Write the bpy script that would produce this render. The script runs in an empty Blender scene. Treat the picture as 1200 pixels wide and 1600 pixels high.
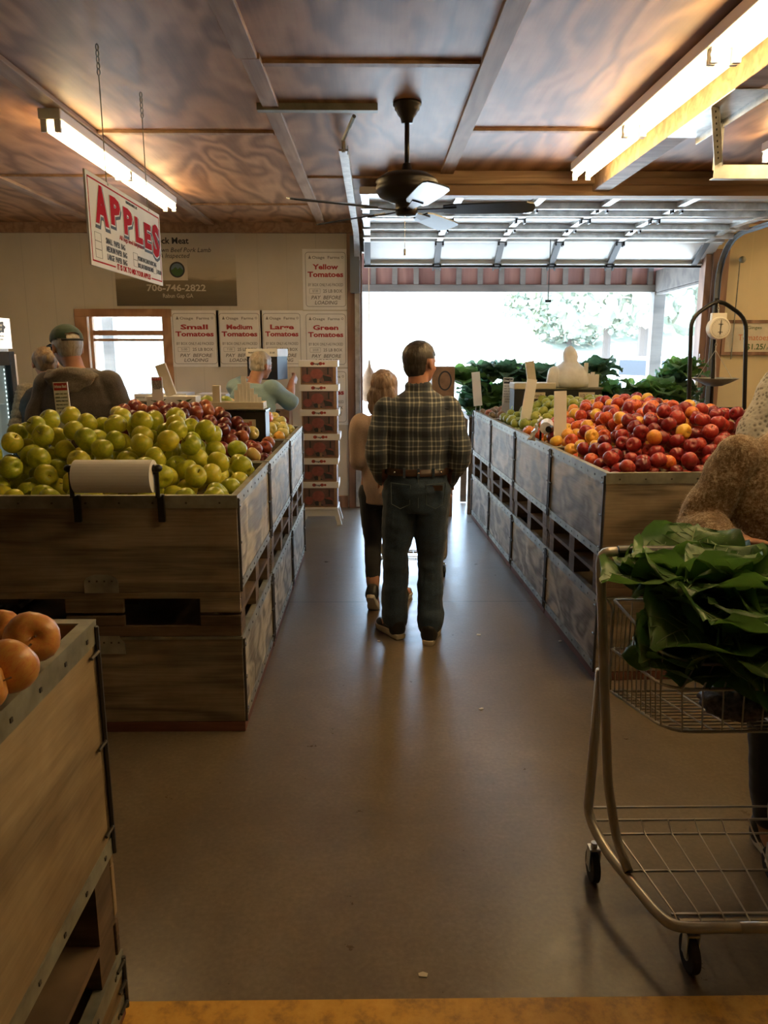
import bpy, bmesh, math, random
import numpy as np
from mathutils import Vector, Matrix, noise
PI = math.pi
D = bpy.data
sc = bpy.context.scene
C = sc.collection

# ------------------------------------------------------------------ camera
PITCH, YAW, CAMH = math.radians(12.0), math.radians(0.685), 1.73
cam_d = D.cameras.new('camera'); cam = D.objects.new('camera', cam_d); C.objects.link(cam)
cam_d.sensor_fit = 'HORIZONTAL'; cam_d.sensor_width = 36.0; cam_d.lens = 36.0
cam.location = (0, 0, CAMH); cam.rotation_euler = (PI/2 - PITCH, 0, -YAW)
cam_d.clip_start = 0.05; cam_d.clip_end = 400
sc.camera = cam

# ------------------------------------------------------------------ world, sun, exposure
world = D.worlds.new('world'); sc.world = world; world.use_nodes = True
wn = world.node_tree.nodes; wl = world.node_tree.links
bg = wn['Background']
bg.inputs['Color'].default_value = (0.50, 0.72, 1.0, 1)
bg.inputs['Strength'].default_value = 21.0
sun_d = D.lights.new('sun', 'SUN'); sun = D.objects.new('sun', sun_d); C.objects.link(sun)
sun_d.energy = 24.0; sun_d.angle = math.radians(1.5); sun_d.color = (1.0, 0.95, 0.88)
sun.rotation_euler = (math.radians(38), 0, math.radians(200))   # high sun, shining towards the far side of the yard
por_d = D.lights.new('door_sky_portal', 'AREA'); por = D.objects.new('door_sky_portal', por_d); C.objects.link(por)
por_d.shape = 'RECTANGLE'; por_d.size = 3.7; por_d.size_y = 2.6; por_d.cycles.is_portal = True
por.location = (1.72, 8.62, 1.3); por.rotation_euler = (-PI/2, 0, 0)
TUBE_STRENGTH = 30.0
sc.view_settings.view_transform = 'Standard'; sc.view_settings.look = 'None'
sc.view_settings.exposure = 0.0; sc.view_settings.gamma = 1.0; sc.view_settings.use_curve_mapping = False
try:
    sc.cycles.max_bounces = 8; sc.cycles.diffuse_bounces = 5; sc.cycles.glossy_bounces = 3
    sc.cycles.transmission_bounces = 6; sc.cycles.transparent_max_bounces = 8
    sc.cycles.sample_clamp_indirect = 6.0; sc.cycles.caustics_reflective = False; sc.cycles.caustics_refractive = False
except Exception:
    pass

# ------------------------------------------------------------------ placing helpers
_F = Vector((math.sin(YAW)*math.cos(PITCH), math.cos(YAW)*math.cos(PITCH), -math.sin(PITCH)))
_R = Vector((math.cos(YAW), -math.sin(YAW), 0)); _U = _R.cross(_F)
def P(x, y, Y):
    d = _F + _R*((x-600)/1200) + _U*((800-y)/1200)
    return Vector((0, 0, CAMH)) + d*(Y/d.y)
V = Vector

class MB:
    def __init__(s): s.v = []; s.f = []; s.m = []
    def add(s, vs, fs, m=0):
        b = len(s.v); s.v += [tuple(v) for v in vs]
        for f in fs: s.f.append(tuple(i+b for i in f)); s.m.append(m)
        return s
    def hexa(s, p, m=0):
        return s.add(p, [(0,3,2,1),(4,5,6,7),(0,1,5,4),(1,2,6,5),(2,3,7,6),(3,0,4,7)], m)
    def box(s, x0, x1, y0, y1, z0, z1, m=0):
        if x0 > x1: x0, x1 = x1, x0
        if y0 > y1: y0, y1 = y1, y0
        if z0 > z1: z0, z1 = z1, z0
        return s.hexa([(x0,y0,z0),(x1,y0,z0),(x1,y1,z0),(x0,y1,z0),(x0,y0,z1),(x1,y0,z1),(x1,y1,z1),(x0,y1,z1)], m)
    def obox(s, c, size, R=None, m=0):
        R = R or Matrix.Identity(3); c = V(c); a, b, d = size[0]/2, size[1]/2, size[2]/2
        return s.hexa([c + R @ V(q) for q in ((-a,-b,-d),(a,-b,-d),(a,b,-d),(-a,b,-d),(-a,-b,d),(a,-b,d),(a,b,d),(-a,b,d))], m)
    def bar(s, p0, p1, w, h, up=(0,0,1), m=0):
        p0, p1 = V(p0), V(p1); t = (p1-p0); L = t.length; t.normalize(); up = V(up)
        sd = t.cross(up)
        if sd.length < 1e-4: sd = t.cross(V((1,0,0)))
        sd.normalize(); u = sd.cross(t)
        R = Matrix((sd, t, u)).transposed()
        return s.obox((p0+p1)/2, (w, L, h), R, m)
    def tube(s, pts, r, n=8, closed=False, m=0, caps=True):
        pts = [V(p) for p in pts]; N = len(pts)
        rs = r if isinstance(r, (list, tuple)) else [r]*N
        tan = []
        for i in range(N):
            if closed: t = pts[(i+1) % N]-pts[i-1]
            else: t = pts[min(i+1, N-1)]-pts[max(i-1, 0)]
            tan.append(t.normalized() if t.length > 1e-9 else V((0,0,1)))
        a = V((0,0,1)) if abs(tan[0].z) < .9 else V((1,0,0))
        u = tan[0].cross(a).normalized(); vs = []
        for i in range(N):
            u = (u - tan[i]*u.dot(tan[i]))
            if u.length < 1e-6: u = tan[i].cross(V((1,0,0)))
            u.normalize(); w = tan[i].cross(u)
            for k in range(n):
                an = 2*PI*k/n; vs.append(pts[i] + (u*math.cos(an)+w*math.sin(an))*rs[i])
        fs = []
        for i in range(N if closed else N-1):
            j = (i+1) % N
            for k in range(n):
                k2 = (k+1) % n; fs.append((i*n+k, i*n+k2, j*n+k2, j*n+k))
        if caps and not closed:
            fs.append(tuple(range(n-1, -1, -1))); fs.append(tuple((N-1)*n+k for k in range(n)))
        return s.add(vs, fs, m)
    def cyl(s, p0, p1, r0, r1=None, n=16, m=0):
        return s.tube([p0, p1], [r0, r0 if r1 is None else r1], n, m=m)
    def lathe(s, prof, c=(0,0,0), n=24, R=None, m=0):
        c = V(c); R = R or Matrix.Identity(3); vs = []; fs = []
        for (r, z) in prof:
            for k in range(n):
                a = 2*PI*k/n; vs.append(c + R @ V((r*math.cos(a), r*math.sin(a), z)))
        for i in range(len(prof)-1):
            for k in range(n):
                k2 = (k+1) % n; fs.append((i*n+k, i*n+k2, (i+1)*n+k2, (i+1)*n+k))
        return s.add(vs, fs, m)
    def ell(s, c, r, R=None, n=16, k=10, m=0):
        if not isinstance(r, (list, tuple, Vector)): r = (r, r, r)
        R = R or Matrix.Identity(3); c = V(c); vs = [c + R @ V((0,0,-r[2]))]; fs = []
        for i in range(1, k):
            a = -PI/2 + PI*i/k
            for j in range(n):
                b = 2*PI*j/n; vs.append(c + R @ V((r[0]*math.cos(a)*math.cos(b), r[1]*math.cos(a)*math.sin(b), r[2]*math.sin(a))))
        vs.append(c + R @ V((0,0,r[2]))); L = len(vs)-1
        for j in range(n):
            j2 = (j+1) % n; fs.append((0, 1+j2, 1+j)); fs.append((L, L-n+j, L-n+j2))
        for i in range(k-2):
            for j in range(n):
                j2 = (j+1) % n; fs.append((1+i*n+j, 1+i*n+j2, 1+(i+1)*n+j2, 1+(i+1)*n+j))
        return s.add(vs, fs, m)
    def loft(s, rings, side, n=18, m=0):
        """rings: (centre, half width along side, half depth); closed at both ends"""
        side = V(side).normalized(); N = len(rings); cs = [V(r[0]) for r in rings]; vs = []; fs = []
        for i in range(N):
            t = (cs[min(i+1,N-1)]-cs[max(i-1,0)]).normalized()
            sd = side if len(rings[i]) < 4 else V(rings[i][3])
            u = (sd - t*sd.dot(t)).normalized(); w = t.cross(u)
            for k in range(n):
                a = 2*PI*k/n; vs.append(cs[i] + u*math.cos(a)*rings[i][1] + w*math.sin(a)*rings[i][2])
        for i in range(N-1):
            for k in range(n):
                k2 = (k+1) % n; fs.append((i*n+k, i*n+k2, (i+1)*n+k2, (i+1)*n+k))
        fs.append(tuple(range(n-1,-1,-1))); fs.append(tuple((N-1)*n+k for k in range(n)))
        return s.add(vs, fs, m)
    def prism(s, poly, z0, z1, M=None, m=0):
        """poly in local xy, extruded z0..z1, then matrix M"""
        M = M or Matrix.Identity(4); n = len(poly)
        vs = [M @ V((x, y, z0)) for x, y in poly] + [M @ V((x, y, z1)) for x, y in poly]
        fs = [tuple(range(n-1,-1,-1)), tuple(range(n, 2*n))] + [(i, (i+1) % n, n+(i+1) % n, n+i) for i in range(n)]
        return s.add(vs, fs, m)
    def build(s, name, mats, parent=None, world=True, smooth=False, bevel=0.0, seg=2):
        vs = s.v
        if parent is not None and world:
            Mi = wmat(parent).inverted(); vs = [tuple(Mi @ V(v)) for v in vs]
        me = D.meshes.new(name); me.from_pydata(vs, [], s.f)
        if not isinstance(mats, (list, tuple)): mats = [mats]
        for q in mats: me.materials.append(q)
        if len(mats) > 1: me.polygons.foreach_set('material_index', s.m)
        if smooth: me.polygons.foreach_set('use_smooth', [True]*len(me.polygons))
        me.update()
        o = D.objects.new(name, me); C.objects.link(o)
        if parent is not None: o.parent = parent
        if bevel:
            b = o.modifiers.new('bevel', 'BEVEL'); b.width = bevel; b.segments = seg; b.limit_method = 'ANGLE'; b.angle_limit = math.radians(50)
        return o

def wmat(o):
    m = o.matrix_basis.copy()
    while o.parent is not None:
        o = o.parent; m = o.matrix_basis @ m
    return m
def tag(o, label=None, cat=None, group=None, kind=None):
    if label: o['label'] = label
    if cat: o['category'] = cat
    if group: o['group'] = group
    if kind: o['kind'] = kind
    return o
def thing(name, label, cat, loc=(0,0,0), rz=0.0, group=None):
    o = D.objects.new(name, None); C.objects.link(o); o.location = loc; o.rotation_euler = (0,0,rz)
    o.empty_display_size = .05
    return tag(o, label, cat, group)
def struct(name, mb, mat, bevel=0, smooth=False):
    return tag(mb.build(name, mat, bevel=bevel, smooth=smooth), kind='structure')
def copy_tree(o, parent=None):
    c = o.copy(); C.objects.link(c); c.parent = parent
    for ch in list(o.children): copy_tree(ch, c)
    return c

def smooth_path(pts, sub=6):
    pts = [V(p) for p in pts]; out = []
    for i in range(len(pts)-1):
        p0 = pts[max(i-1,0)]; p1 = pts[i]; p2 = pts[i+1]; p3 = pts[min(i+2,len(pts)-1)]
        for k in range(sub):
            t = k/sub
            out.append(0.5*((2*p1)+(-p0+p2)*t+(2*p0-5*p1+4*p2-p3)*t*t+(-p0+3*p1-3*p2+p3)*t**3))
    out.append(pts[-1]); return out
def round_path(pts, r=.05, k=5):
    """polyline with its corners rounded"""
    pts = [V(p) for p in pts]; out = [pts[0]]
    for i in range(1, len(pts)-1):
        a, b, c = pts[i-1], pts[i], pts[i+1]
        d1 = min(r, (a-b).length*.45); d2 = min(r, (c-b).length*.45)
        s = b+(a-b).normalized()*d1; e = b+(c-b).normalized()*d2
        for j in range(k+1):
            t = j/k; out.append(s*(1-t)**2 + b*2*t*(1-t) + e*t*t)
    out.append(pts[-1]); return out

# ------------------------------------------------------------------ lettering
def text_mesh(lines, M):
    """lines: (string, cap height, x, y, options) in a plane; M carries it to the place. Returns MB"""
    mb = MB()
    for (s, h, x, y, o) in lines:
        cu = D.curves.new('txt', 'FONT'); cu.body = s; cu.size = h/0.70
        cu.align_x = o.get('al', 'CENTER'); cu.offset = o.get('bold', 0)*h; cu.shear = o.get('shear', 0)
        cu.resolution_u = o.get('res', 2); cu.extrude = o.get('ext', 0.0006); cu.space_character = o.get('sp', 1.0)
        ob = D.objects.new('txt', cu); C.objects.link(ob)
        dg = bpy.context.evaluated_depsgraph_get()
        me = D.meshes.new_from_object(ob.evaluated_get(dg))
        sx = o.get('sx', 1.0); arc = o.get('arc', 0)
        if 'w' in o and len(me.vertices):
            xs = [v.co.x for v in me.vertices]; w = max(xs)-min(xs); sx = o['w']/w if w > 1e-6 else 1
        vs = []
        for v in me.vertices:
            vx = v.co.x*sx; vs.append(M @ V((x+vx, y+v.co.y*(1+arc*vx*vx*0), v.co.z+o.get('z', 0))))
        mb.add(vs, [tuple(p.vertices) for p in me.polygons])
        D.objects.remove(ob); D.curves.remove(cu); D.meshes.remove(me)
    return mb
def plane_mat(origin, xdir, ydir):
    x = V(xdir).normalized(); y = V(ydir).normalized(); z = x.cross(y)
    m = Matrix((x, y, z)).transposed().to_4x4(); m.translation = V(origin); return m

# ------------------------------------------------------------------ materials
def nt(name):
    m = D.materials.new(name); m.use_nodes = True
    t = m.node_tree; return m, t.nodes, t.links, t.nodes['Principled BSDF']
def N(ns, ty, **kw):
    n = ns.new(ty)
    for k, v in kw.items():
        if k.startswith('i_'): n.inputs[k[2:]].default_value = v
        else: setattr(n, k, v)
    return n
def math_n(ns, ls, op, a, b=None, c=None):
    n = ns.new('ShaderNodeMath'); n.operation = op
    for i, q in enumerate((a, b, c)):
        if q is None: continue
        if isinstance(q, (int, float)): n.inputs[i].default_value = q
        else: ls.new(q, n.inputs[i])
    return n.outputs[0]
def ramp(ns, ls, fac, stops):
    r = ns.new('ShaderNodeValToRGB'); e = r.color_ramp.elements
    while len(e) < len(stops): e.new(0.5)
    for i, (p, c) in enumerate(stops): e[i].position = p; e[i].color = (*c, 1) if len(c) == 3 else c
    ls.new(fac, r.inputs[0]); return r.outputs[0]
def coords(ns, ls, scale=(1,1,1), rand=False, kind='Object'):
    tc = ns.new('ShaderNodeTexCoord'); mp = ns.new('ShaderNodeMapping'); mp.inputs['Scale'].default_value = scale
    ls.new(tc.outputs[kind], mp.inputs[0])
    if rand:
        oi = ns.new('ShaderNodeObjectInfo'); cx = ns.new('ShaderNodeCombineXYZ')
        v = math_n(ns, ls, 'MULTIPLY', oi.outputs['Random'], 37.0)
        for i in range(3): ls.new(v, cx.inputs[i])
        ls.new(cx.outputs[0], mp.inputs['Location'])
    return mp.outputs[0]
def noi(ns, ls, vec, scale, detail=3, rough=.55, dist=0):
    n = ns.new('ShaderNodeTexNoise'); n.inputs['Scale'].default_value = scale; n.inputs['Detail'].default_value = detail
    n.inputs['Roughness'].default_value = rough; n.inputs['Distortion'].default_value = dist
    ls.new(vec, n.inputs['Vector']); return n.outputs['Fac']
def bump(ns, ls, h, bs, strength=.3, dist=.01):
    b = ns.new('ShaderNodeBump'); b.inputs['Strength'].default_value = strength; b.inputs['Distance'].default_value = dist
    ls.new(h, b.inputs['Height']); ls.new(b.outputs[0], bs.inputs['Normal'])
def plain(name, col, rough=.6, metal=0, nz=None, amt=.12, bs_=0, spec=None, coat=0, sub=0):
    m, ns, ls, b = nt(name)
    b.inputs['Base Color'].default_value = (*col, 1); b.inputs['Roughness'].default_value = rough; b.inputs['Metallic'].default_value = metal
    if spec is not None: b.inputs['Specular IOR Level'].default_value = spec
    if coat: b.inputs['Coat Weight'].default_value = coat; b.inputs['Coat Roughness'].default_value = .15
    if sub: b.inputs['Subsurface Weight'].default_value = sub; b.inputs['Subsurface Radius'].default_value = (.02,.008,.004); b.inputs['Subsurface Scale'].default_value = .5
    if nz:
        f = noi(ns, ls, coords(ns, ls), nz, 4)
        lo = tuple(max(0, c*(1-amt*2)) for c in col); hi = tuple(min(1, c*(1+amt*2)) for c in col)
        ls.new(ramp(ns, ls, f, [(.3, lo), (.7, hi)]), b.inputs['Base Color'])
        if bs_: bump(ns, ls, f, b, bs_, .005)
    return m
def emis(name, col, st):
    m, ns, ls, b = nt(name)
    b.inputs['Base Color'].default_value = (*col, 1); b.inputs['Emission Color'].default_value = (*col, 1); b.inputs['Emission Strength'].default_value = st
    return m
def wood(name, dark, light, scale=(1.2,.3,1.2), K=34, rough=.6, fine=(40,3,40), bump_s=.15, fine_amt=.5, blotch=None, rand=True, knots=False):
    """plywood-like: contour bands of a stretched noise, with fine streaks on top"""
    m, ns, ls, b = nt(name)
    c = coords(ns, ls, scale, rand)
    n1 = noi(ns, ls, c, 1.0, 2, .45, .3)
    band = math_n(ns, ls, 'SINE', math_n(ns, ls, 'MULTIPLY', n1, K*3.0))
    band = math_n(ns, ls, 'MULTIPLY_ADD', band, .5, .5)
    f2 = noi(ns, ls, coords(ns, ls, fine, rand), 1.0, 3, .6)
    mix = math_n(ns, ls, 'ADD', math_n(ns, ls, 'MULTIPLY', band, 1-fine_amt), math_n(ns, ls, 'MULTIPLY', f2, fine_amt))
    col = ramp(ns, ls, mix, [(.15, dark), (.8, light)])
    if blotch:
        f3 = noi(ns, ls, coords(ns, ls, (1,1,1), rand), 2.3, 4, .6)
        mx = ns.new('ShaderNodeMix'); mx.data_type = 'RGBA'; mx.blend_type = 'MULTIPLY'
        mx.inputs[0].default_value = 1
        ls.new(col, mx.inputs[6]); ls.new(ramp(ns, ls, f3, [(.3, blotch), (.62, (1,1,1))]), mx.inputs[7]); col = mx.outputs[2]
    ls.new(col, b.inputs['Base Color']); b.inputs['Roughness'].default_value = rough
    bump(ns, ls, mix, b, bump_s, .004)
    return m

mt = {}
mt['ply_ceiling'] = wood('ply_ceiling', (.235,.11,.052), (.53,.295,.155), (2.8,.8,2.8), K=13, rough=.5, fine=(60,3,60), fine_amt=.38, blotch=(.75,.7,.68), bump_s=.08)
mt['batten'] = wood('batten', (.25,.14,.085), (.42,.27,.165), (8,1.2,8), K=8, rough=.6, fine=(60,2,60), fine_amt=.6)
mt['beam'] = wood('beam', (.25,.15,.08), (.46,.31,.18), (1.0,8,8), K=8, rough=.6, fine=(2,60,60), fine_amt=.6)
mt['bin_wood'] = wood('bin_wood', (.12,.112,.10), (.68,.65,.60), (2.6,2.6,5.0), K=9, rough=.6, fine=(5,5,80), fine_amt=.55, blotch=(.52,.46,.38), bump_s=.5)  # aisle sides: daylight on the wood is put into this paler tone
mt['bin_wood_end'] = wood('bin_wood_end', (.10,.08,.055), (.40,.325,.23), (1.0,1.0,6.4), K=9, rough=.7, fine=(4,4,95), fine_amt=.65, blotch=(.55,.47,.38), bump_s=.45)  # same wood on fronts and backs, shade put into a darker, browner tone
mt['bin_tan'] = wood('bin_tan', (.20,.15,.09), (.44,.34,.215), (.6,1.0,5), K=5, rough=.7, fine=(5,5,70), fine_amt=.65, blotch=(.6,.52,.42), bump_s=.45)
mt['pallet_wood'] = wood('pallet_wood', (.07,.045,.028), (.235,.16,.10), (2,2,6), K=6, rough=.75, fine=(6,6,60), fine_amt=.7, blotch=(.5,.45,.4))
mt['skid_red'] = wood('skid_red', (.09,.03,.018), (.19,.075,.045), (2,2,6), K=6, rough=.75, fine=(6,6,60), fine_amt=.7)
mt['trim_wood'] = wood('trim_wood', (.28,.13,.055), (.47,.26,.13), (2,2,2), K=9, rough=.5, fine=(30,30,3), fine_amt=.5)
mt['jamb_wood'] = wood('jamb_wood', (.16,.085,.055), (.33,.19,.125), (3,3,.6), K=9, rough=.6, fine=(40,40,3), fine_amt=.5)
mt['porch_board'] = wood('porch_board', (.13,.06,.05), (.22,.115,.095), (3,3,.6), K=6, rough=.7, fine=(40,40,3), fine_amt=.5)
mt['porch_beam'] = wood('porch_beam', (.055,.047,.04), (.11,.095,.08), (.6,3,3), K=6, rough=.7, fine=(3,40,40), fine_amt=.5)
mt['zinc'] = plain('zinc', (.42,.42,.38), .45, .7, 9, .18)
mt['zinc_dull'] = plain('zinc_dull', (.27,.265,.215), .55, .45, 9, .2)
mt['galv'] = plain('galv', (.62,.62,.60), .35, .8, 14, .12)
mt['screw'] = plain('screw', (.08,.07,.06), .5, .6)
mt['black'] = plain('black', (.014,.014,.015), .45)
mt['black_metal'] = plain('black_metal', (.02,.018,.017), .35, .5)
mt['black_gloss'] = plain('black_gloss', (.012,.012,.014), .18)
mt['rubber'] = plain('rubber', (.02,.018,.017), .75)
mt['white'] = plain('white', (.74,.73,.70), .5)
mt['white_card'] = plain('white_card', (.83,.81,.77), .65, 0, 6, .03)
mt['cream'] = plain('cream', (.62,.56,.44), .6, 0, 8, .05)
mt['white_paper'] = plain('white_paper', (.84,.84,.83), .6)
mt['tag_card'] = plain('tag_card', (.84,.85,.86), .5)
mt['box_maroon'] = plain('box_maroon', (.15,.085,.075), .7, 0, 20, .1)
mt['box_tomato'] = plain('box_tomato', (.27,.085,.075), .7, 0, 20, .1)
mt['red_ink'] = plain('red_ink', (.42,.03,.035), .55)
mt['crimson'] = plain('crimson', (.44,.006,.014), .85, 0, None, 0, 0, .1)
mt['ink'] = plain('ink', (.03,.03,.035), .6)
mt['faded_ink'] = plain('faded_ink', (.22,.20,.18), .6)
mt['cardboard'] = plain('cardboard', (.28,.17,.10), .8, 0, 12, .12)
mt['card_red'] = plain('card_red', (.36,.05,.04), .7)
mt['card_dull_red'] = plain('card_dull_red', (.22,.055,.05), .7)
mt['leafgreen'] = plain('leafgreen', (.05,.12,.035), .6)
mt['fan_dark'] = plain('fan_dark', (.028,.022,.02), .38, .35)
mt['blade'] = plain('blade', (.022,.028,.04), .3, 0, 20, .1)
mt['cart_steel'] = plain('cart_steel', (.50,.465,.42), .34, .4, 6, .08)
mt['chrome'] = plain('chrome', (.7,.68,.64), .22, .95)
mt['plastic_bag'] = plain('plastic_bag', (.83,.84,.85), .3, 0, 14, .05, .4)
mt['steel_door'] = plain('steel_door', (.74,.74,.72), .24, .25, 3, .03, 0, .8)
mt['door_stile'] = plain('door_stile', (.16,.17,.18), .5, .5)
mt['gravel'] = plain('gravel', (.50,.49,.46), .9, 0, 6, .08)

# painted plywood wall with vertical grooves
def wall_paint(name, col, line):
    m, ns, ls, b = nt(name)
    tc = ns.new('ShaderNodeTexCoord'); sx = ns.new('ShaderNodeSeparateXYZ'); ls.new(tc.outputs['Object'], sx.inputs[0])
    pp = math_n(ns, ls, 'PINGPONG', sx.outputs[0], .1525)
    g = math_n(ns, ls, 'LESS_THAN', pp, .004)
    f = noi(ns, ls, coords(ns, ls, (1,1,.5)), 2.2, 4)
    col2 = tuple(c*.86 for c in col)
    base = ramp(ns, ls, f, [(.3, col2), (.7, col)])
    mx = ns.new('ShaderNodeMix'); mx.data_type = 'RGBA'; ls.new(g, mx.inputs[0]); ls.new(base, mx.inputs[6]); mx.inputs[7].default_value = (*line, 1)
    ls.new(mx.outputs[2], b.inputs['Base Color']); b.inputs['Roughness'].default_value = .6
    return m
mt['wall_n'] = wall_paint('wall_n', (.66,.60,.49), (.55,.50,.41))
mt['wall_e'] = wall_paint('wall_e', (.72,.60,.37), (.68,.57,.35))

# sealed concrete
m, ns, ls, b = nt('concrete')
c = coords(ns, ls)
f = noi(ns, ls, c, .9, 6, .62, .4); f2 = noi(ns, ls, c, 9, 5, .7); f3 = noi(ns, ls, c, 60, 2)
mixf = math_n(ns, ls, 'ADD', math_n(ns, ls, 'MULTIPLY', f, .55), math_n(ns, ls, 'ADD', math_n(ns, ls, 'MULTIPLY', f2, .2), math_n(ns, ls, 'MULTIPLY', f3, .25)))
col = ramp(ns, ls, mixf, [(.30, (.085,.068,.05)), (.5, (.15,.118,.084)), (.68, (.225,.185,.135))])
tc = ns.new('ShaderNodeTexCoord'); sx = ns.new('ShaderNodeSeparateXYZ'); ls.new(tc.outputs['Object'], sx.inputs[0])
jy = math_n(ns, ls, 'PINGPONG', math_n(ns, ls, 'SUBTRACT', sx.outputs[1], 5.12), 3.0)
jl = math_n(ns, ls, 'LESS_THAN', jy, .005)
mx = ns.new('ShaderNodeMix'); mx.data_type = 'RGBA'; ls.new(jl, mx.inputs[0]); ls.new(col, mx.inputs[6]); mx.inputs[7].default_value = (.03,.025,.02,1)
ls.new(mx.outputs[2], b.inputs['Base Color'])
ls.new(ramp(ns, ls, f2, [(.3, (.27,)*3), (.7, (.36,)*3)]), b.inputs['Roughness'])
bump(ns, ls, math_n(ns, ls, 'ADD', f2, math_n(ns, ls, 'MULTIPLY', f3, .15)), b, .12, .01)
b.inputs['Specular IOR Level'].default_value = .55
mt['concrete'] = m
m, ns, ls, b = nt('yellow_paint')
f = noi(ns, ls, coords(ns, ls), 14, 5, .7)
ls.new(ramp(ns, ls, f, [(.3, (.30,.16,.03)), (.5, (.62,.33,.04)), (.7, (.70,.40,.06))]), b.inputs['Base Color']); b.inputs['Roughness'].default_value = .5
mt['yellow'] = m
# glass
m, ns, ls, b = nt('glass'); b.inputs['Transmission Weight'].default_value = 1; b.inputs['Roughness'].default_value = 0; b.inputs['IOR'].default_value = 1.1
b.inputs['Alpha'].default_value = .25
mt['glass'] = m

def fruit(name, stops, streak=0, rough=.3, rnd=.5):
    """fruit skin: stops are colours from one end of a noise to the other; each fruit sits elsewhere on it"""
    m, ns, ls, b = nt(name)
    c = coords(ns, ls, (1,1,.45), True)
    f = noi(ns, ls, c, 11, 3, .6)
    if streak:
        f = math_n(ns, ls, 'ADD', math_n(ns, ls, 'MULTIPLY', f, 1-streak), math_n(ns, ls, 'MULTIPLY', noi(ns, ls, coords(ns, ls, (1,1,.08), True), 90, 2), streak))
    oi = ns.new('ShaderNodeObjectInfo')
    f = math_n(ns, ls, 'ADD', f, math_n(ns, ls, 'MULTIPLY_ADD', oi.outputs['Random'], rnd, -rnd/2))
    col = ramp(ns, ls, f, stops)
    tc = ns.new('ShaderNodeTexCoord'); sx = ns.new('ShaderNodeSeparateXYZ'); ls.new(tc.outputs['Object'], sx.inputs[0])
    rr = math_n(ns, ls, 'SQRT', math_n(ns, ls, 'ADD', math_n(ns, ls, 'MULTIPLY', sx.outputs[0], sx.outputs[0]), math_n(ns, ls, 'MULTIPLY', sx.outputs[1], sx.outputs[1])))
    k = math_n(ns, ls, 'LESS_THAN', rr, .0035)
    mx = ns.new('ShaderNodeMix'); mx.data_type = 'RGBA'; ls.new(k, mx.inputs[0]); ls.new(col, mx.inputs[6]); mx.inputs[7].default_value = (.06,.045,.02,1)
    ls.new(mx.outputs[2], b.inputs['Base Color']); b.inputs['Roughness'].default_value = rough
    b.inputs['Subsurface Weight'].default_value = 0
    return m
mt['ap_green'] = fruit('apple_green', [(.15,(.30,.38,.03)),(.5,(.50,.52,.045)),(.85,(.68,.58,.06))], rnd=.45)
mt['ap_dark'] = fruit('apple_dark', [(.15,(.065,.012,.014)),(.5,(.20,.03,.022)),(.85,(.46,.15,.06))], .35, rnd=.6)
mt['ap_yel'] = fruit('apple_yellow', [(.15,(.46,.45,.12)),(.5,(.62,.56,.18)),(.78,(.66,.40,.16)),(.95,(.55,.16,.08))], .3, rnd=.5)
mt['ap_red'] = fruit('apple_red', [(.15,(.085,.008,.012)),(.55,(.26,.016,.02)),(.82,(.42,.045,.03)),(.97,(.62,.30,.06))], .3, rnd=.55)
mt['ap_orange'] = fruit('apple_orange', [(.12,(.78,.52,.07)),(.45,(.72,.30,.05)),(.72,(.55,.08,.03)),(.95,(.30,.02,.02))], .3, rnd=.7)
mt['ap_lime'] = fruit('apple_lime', [(.15,(.20,.27,.04)),(.5,(.34,.40,.07)),(.85,(.46,.46,.12))], rnd=.4)
mt['ap_russet'] = fruit('apple_russet', [(.15,(.20,.17,.09)),(.5,(.33,.22,.14)),(.85,(.40,.16,.11))], .3, rnd=.7)
mt['ap_peach'] = fruit('apple_peach', [(.32,(.74,.48,.12)),(.55,(.72,.33,.10)),(.80,(.58,.14,.06))], .5, rnd=.3)

# ================================================================== THE SETTING
WY = 8.40                       # inner face of the far wall
XW, XE, YS = -4.2, 5.6, -5.0
DX0, DX1, DZ = -.13, 3.50, 2.62  # the overhead door's opening
struct('floor', MB().box(XW-.2, XE+.2, YS-.2, 8.62, -.12, 0), mt['concrete'])
struct('floor_line', MB().box(XW, XE, 1.655, 1.765, 0.0005, .003), mt['yellow'])
struct('ceiling', MB().box(XW-.2, XE+.2, YS-.2, WY+.2, 3.0, 3.12), mt['ply_ceiling'])
WX0, WX1 = P(141, 550, WY).x, P(257, 550, WY).x
WZ1, WZ0 = P(200, 495, WY).z, 1.02
w = MB()
w.box(XW, WX0, WY, WY+.14, 0, 3.0).box(WX1, DX0, WY, WY+.14, 0, 3.0)
w.box(WX0, WX1, WY, WY+.14, 0, WZ0).box(WX0, WX1, WY, WY+.14, WZ1, 3.0)
w.box(DX0, DX1, WY, WY+.14, DZ+.1, 3.0)
struct('wall_north', w, mt['wall_n'])
struct('wall_northeast', MB().box(DX1, XE, WY, WY+.14, 0, 3.0), mt['wall_e'])
struct('wall_west', MB().box(XW-.14, XW, YS, WY+.14, 0, 3.0), mt['wall_n'])
struct('wall_east', MB().box(XE, XE+.14, YS, WY+.14, 0, 3.0), mt['wall_e'])
struct('wall_south', MB().box(XW, XE, YS-.14, YS, 0, 3.0), mt['wall_n'])
struct('baseboard_north', MB().box(XW, -.30, WY-.02, WY, 0, .13), mt['jamb_wood'])
struct('trim_1', MB().box(XW, DX0, WY-.05, WY, 2.90, 3.0), mt['batten'])                    # dark board along the top of the wall
# door jambs
struct('trim_2', MB().box(-.288, -.17, WY-.035, WY+.14, 0, 2.9).box(-.17, DX0, WY-.02, WY+.14, 0, 2.7), mt['jamb_wood'], bevel=.004)
struct('trim_3', MB().box(DX1-.02, DX1+.05, WY-.01, WY+.14, 0, 2.7).box(DX1+.05, DX1+.22, WY-.03, WY+.1, 0, 2.75), mt['jamb_wood'], bevel=.004)
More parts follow.
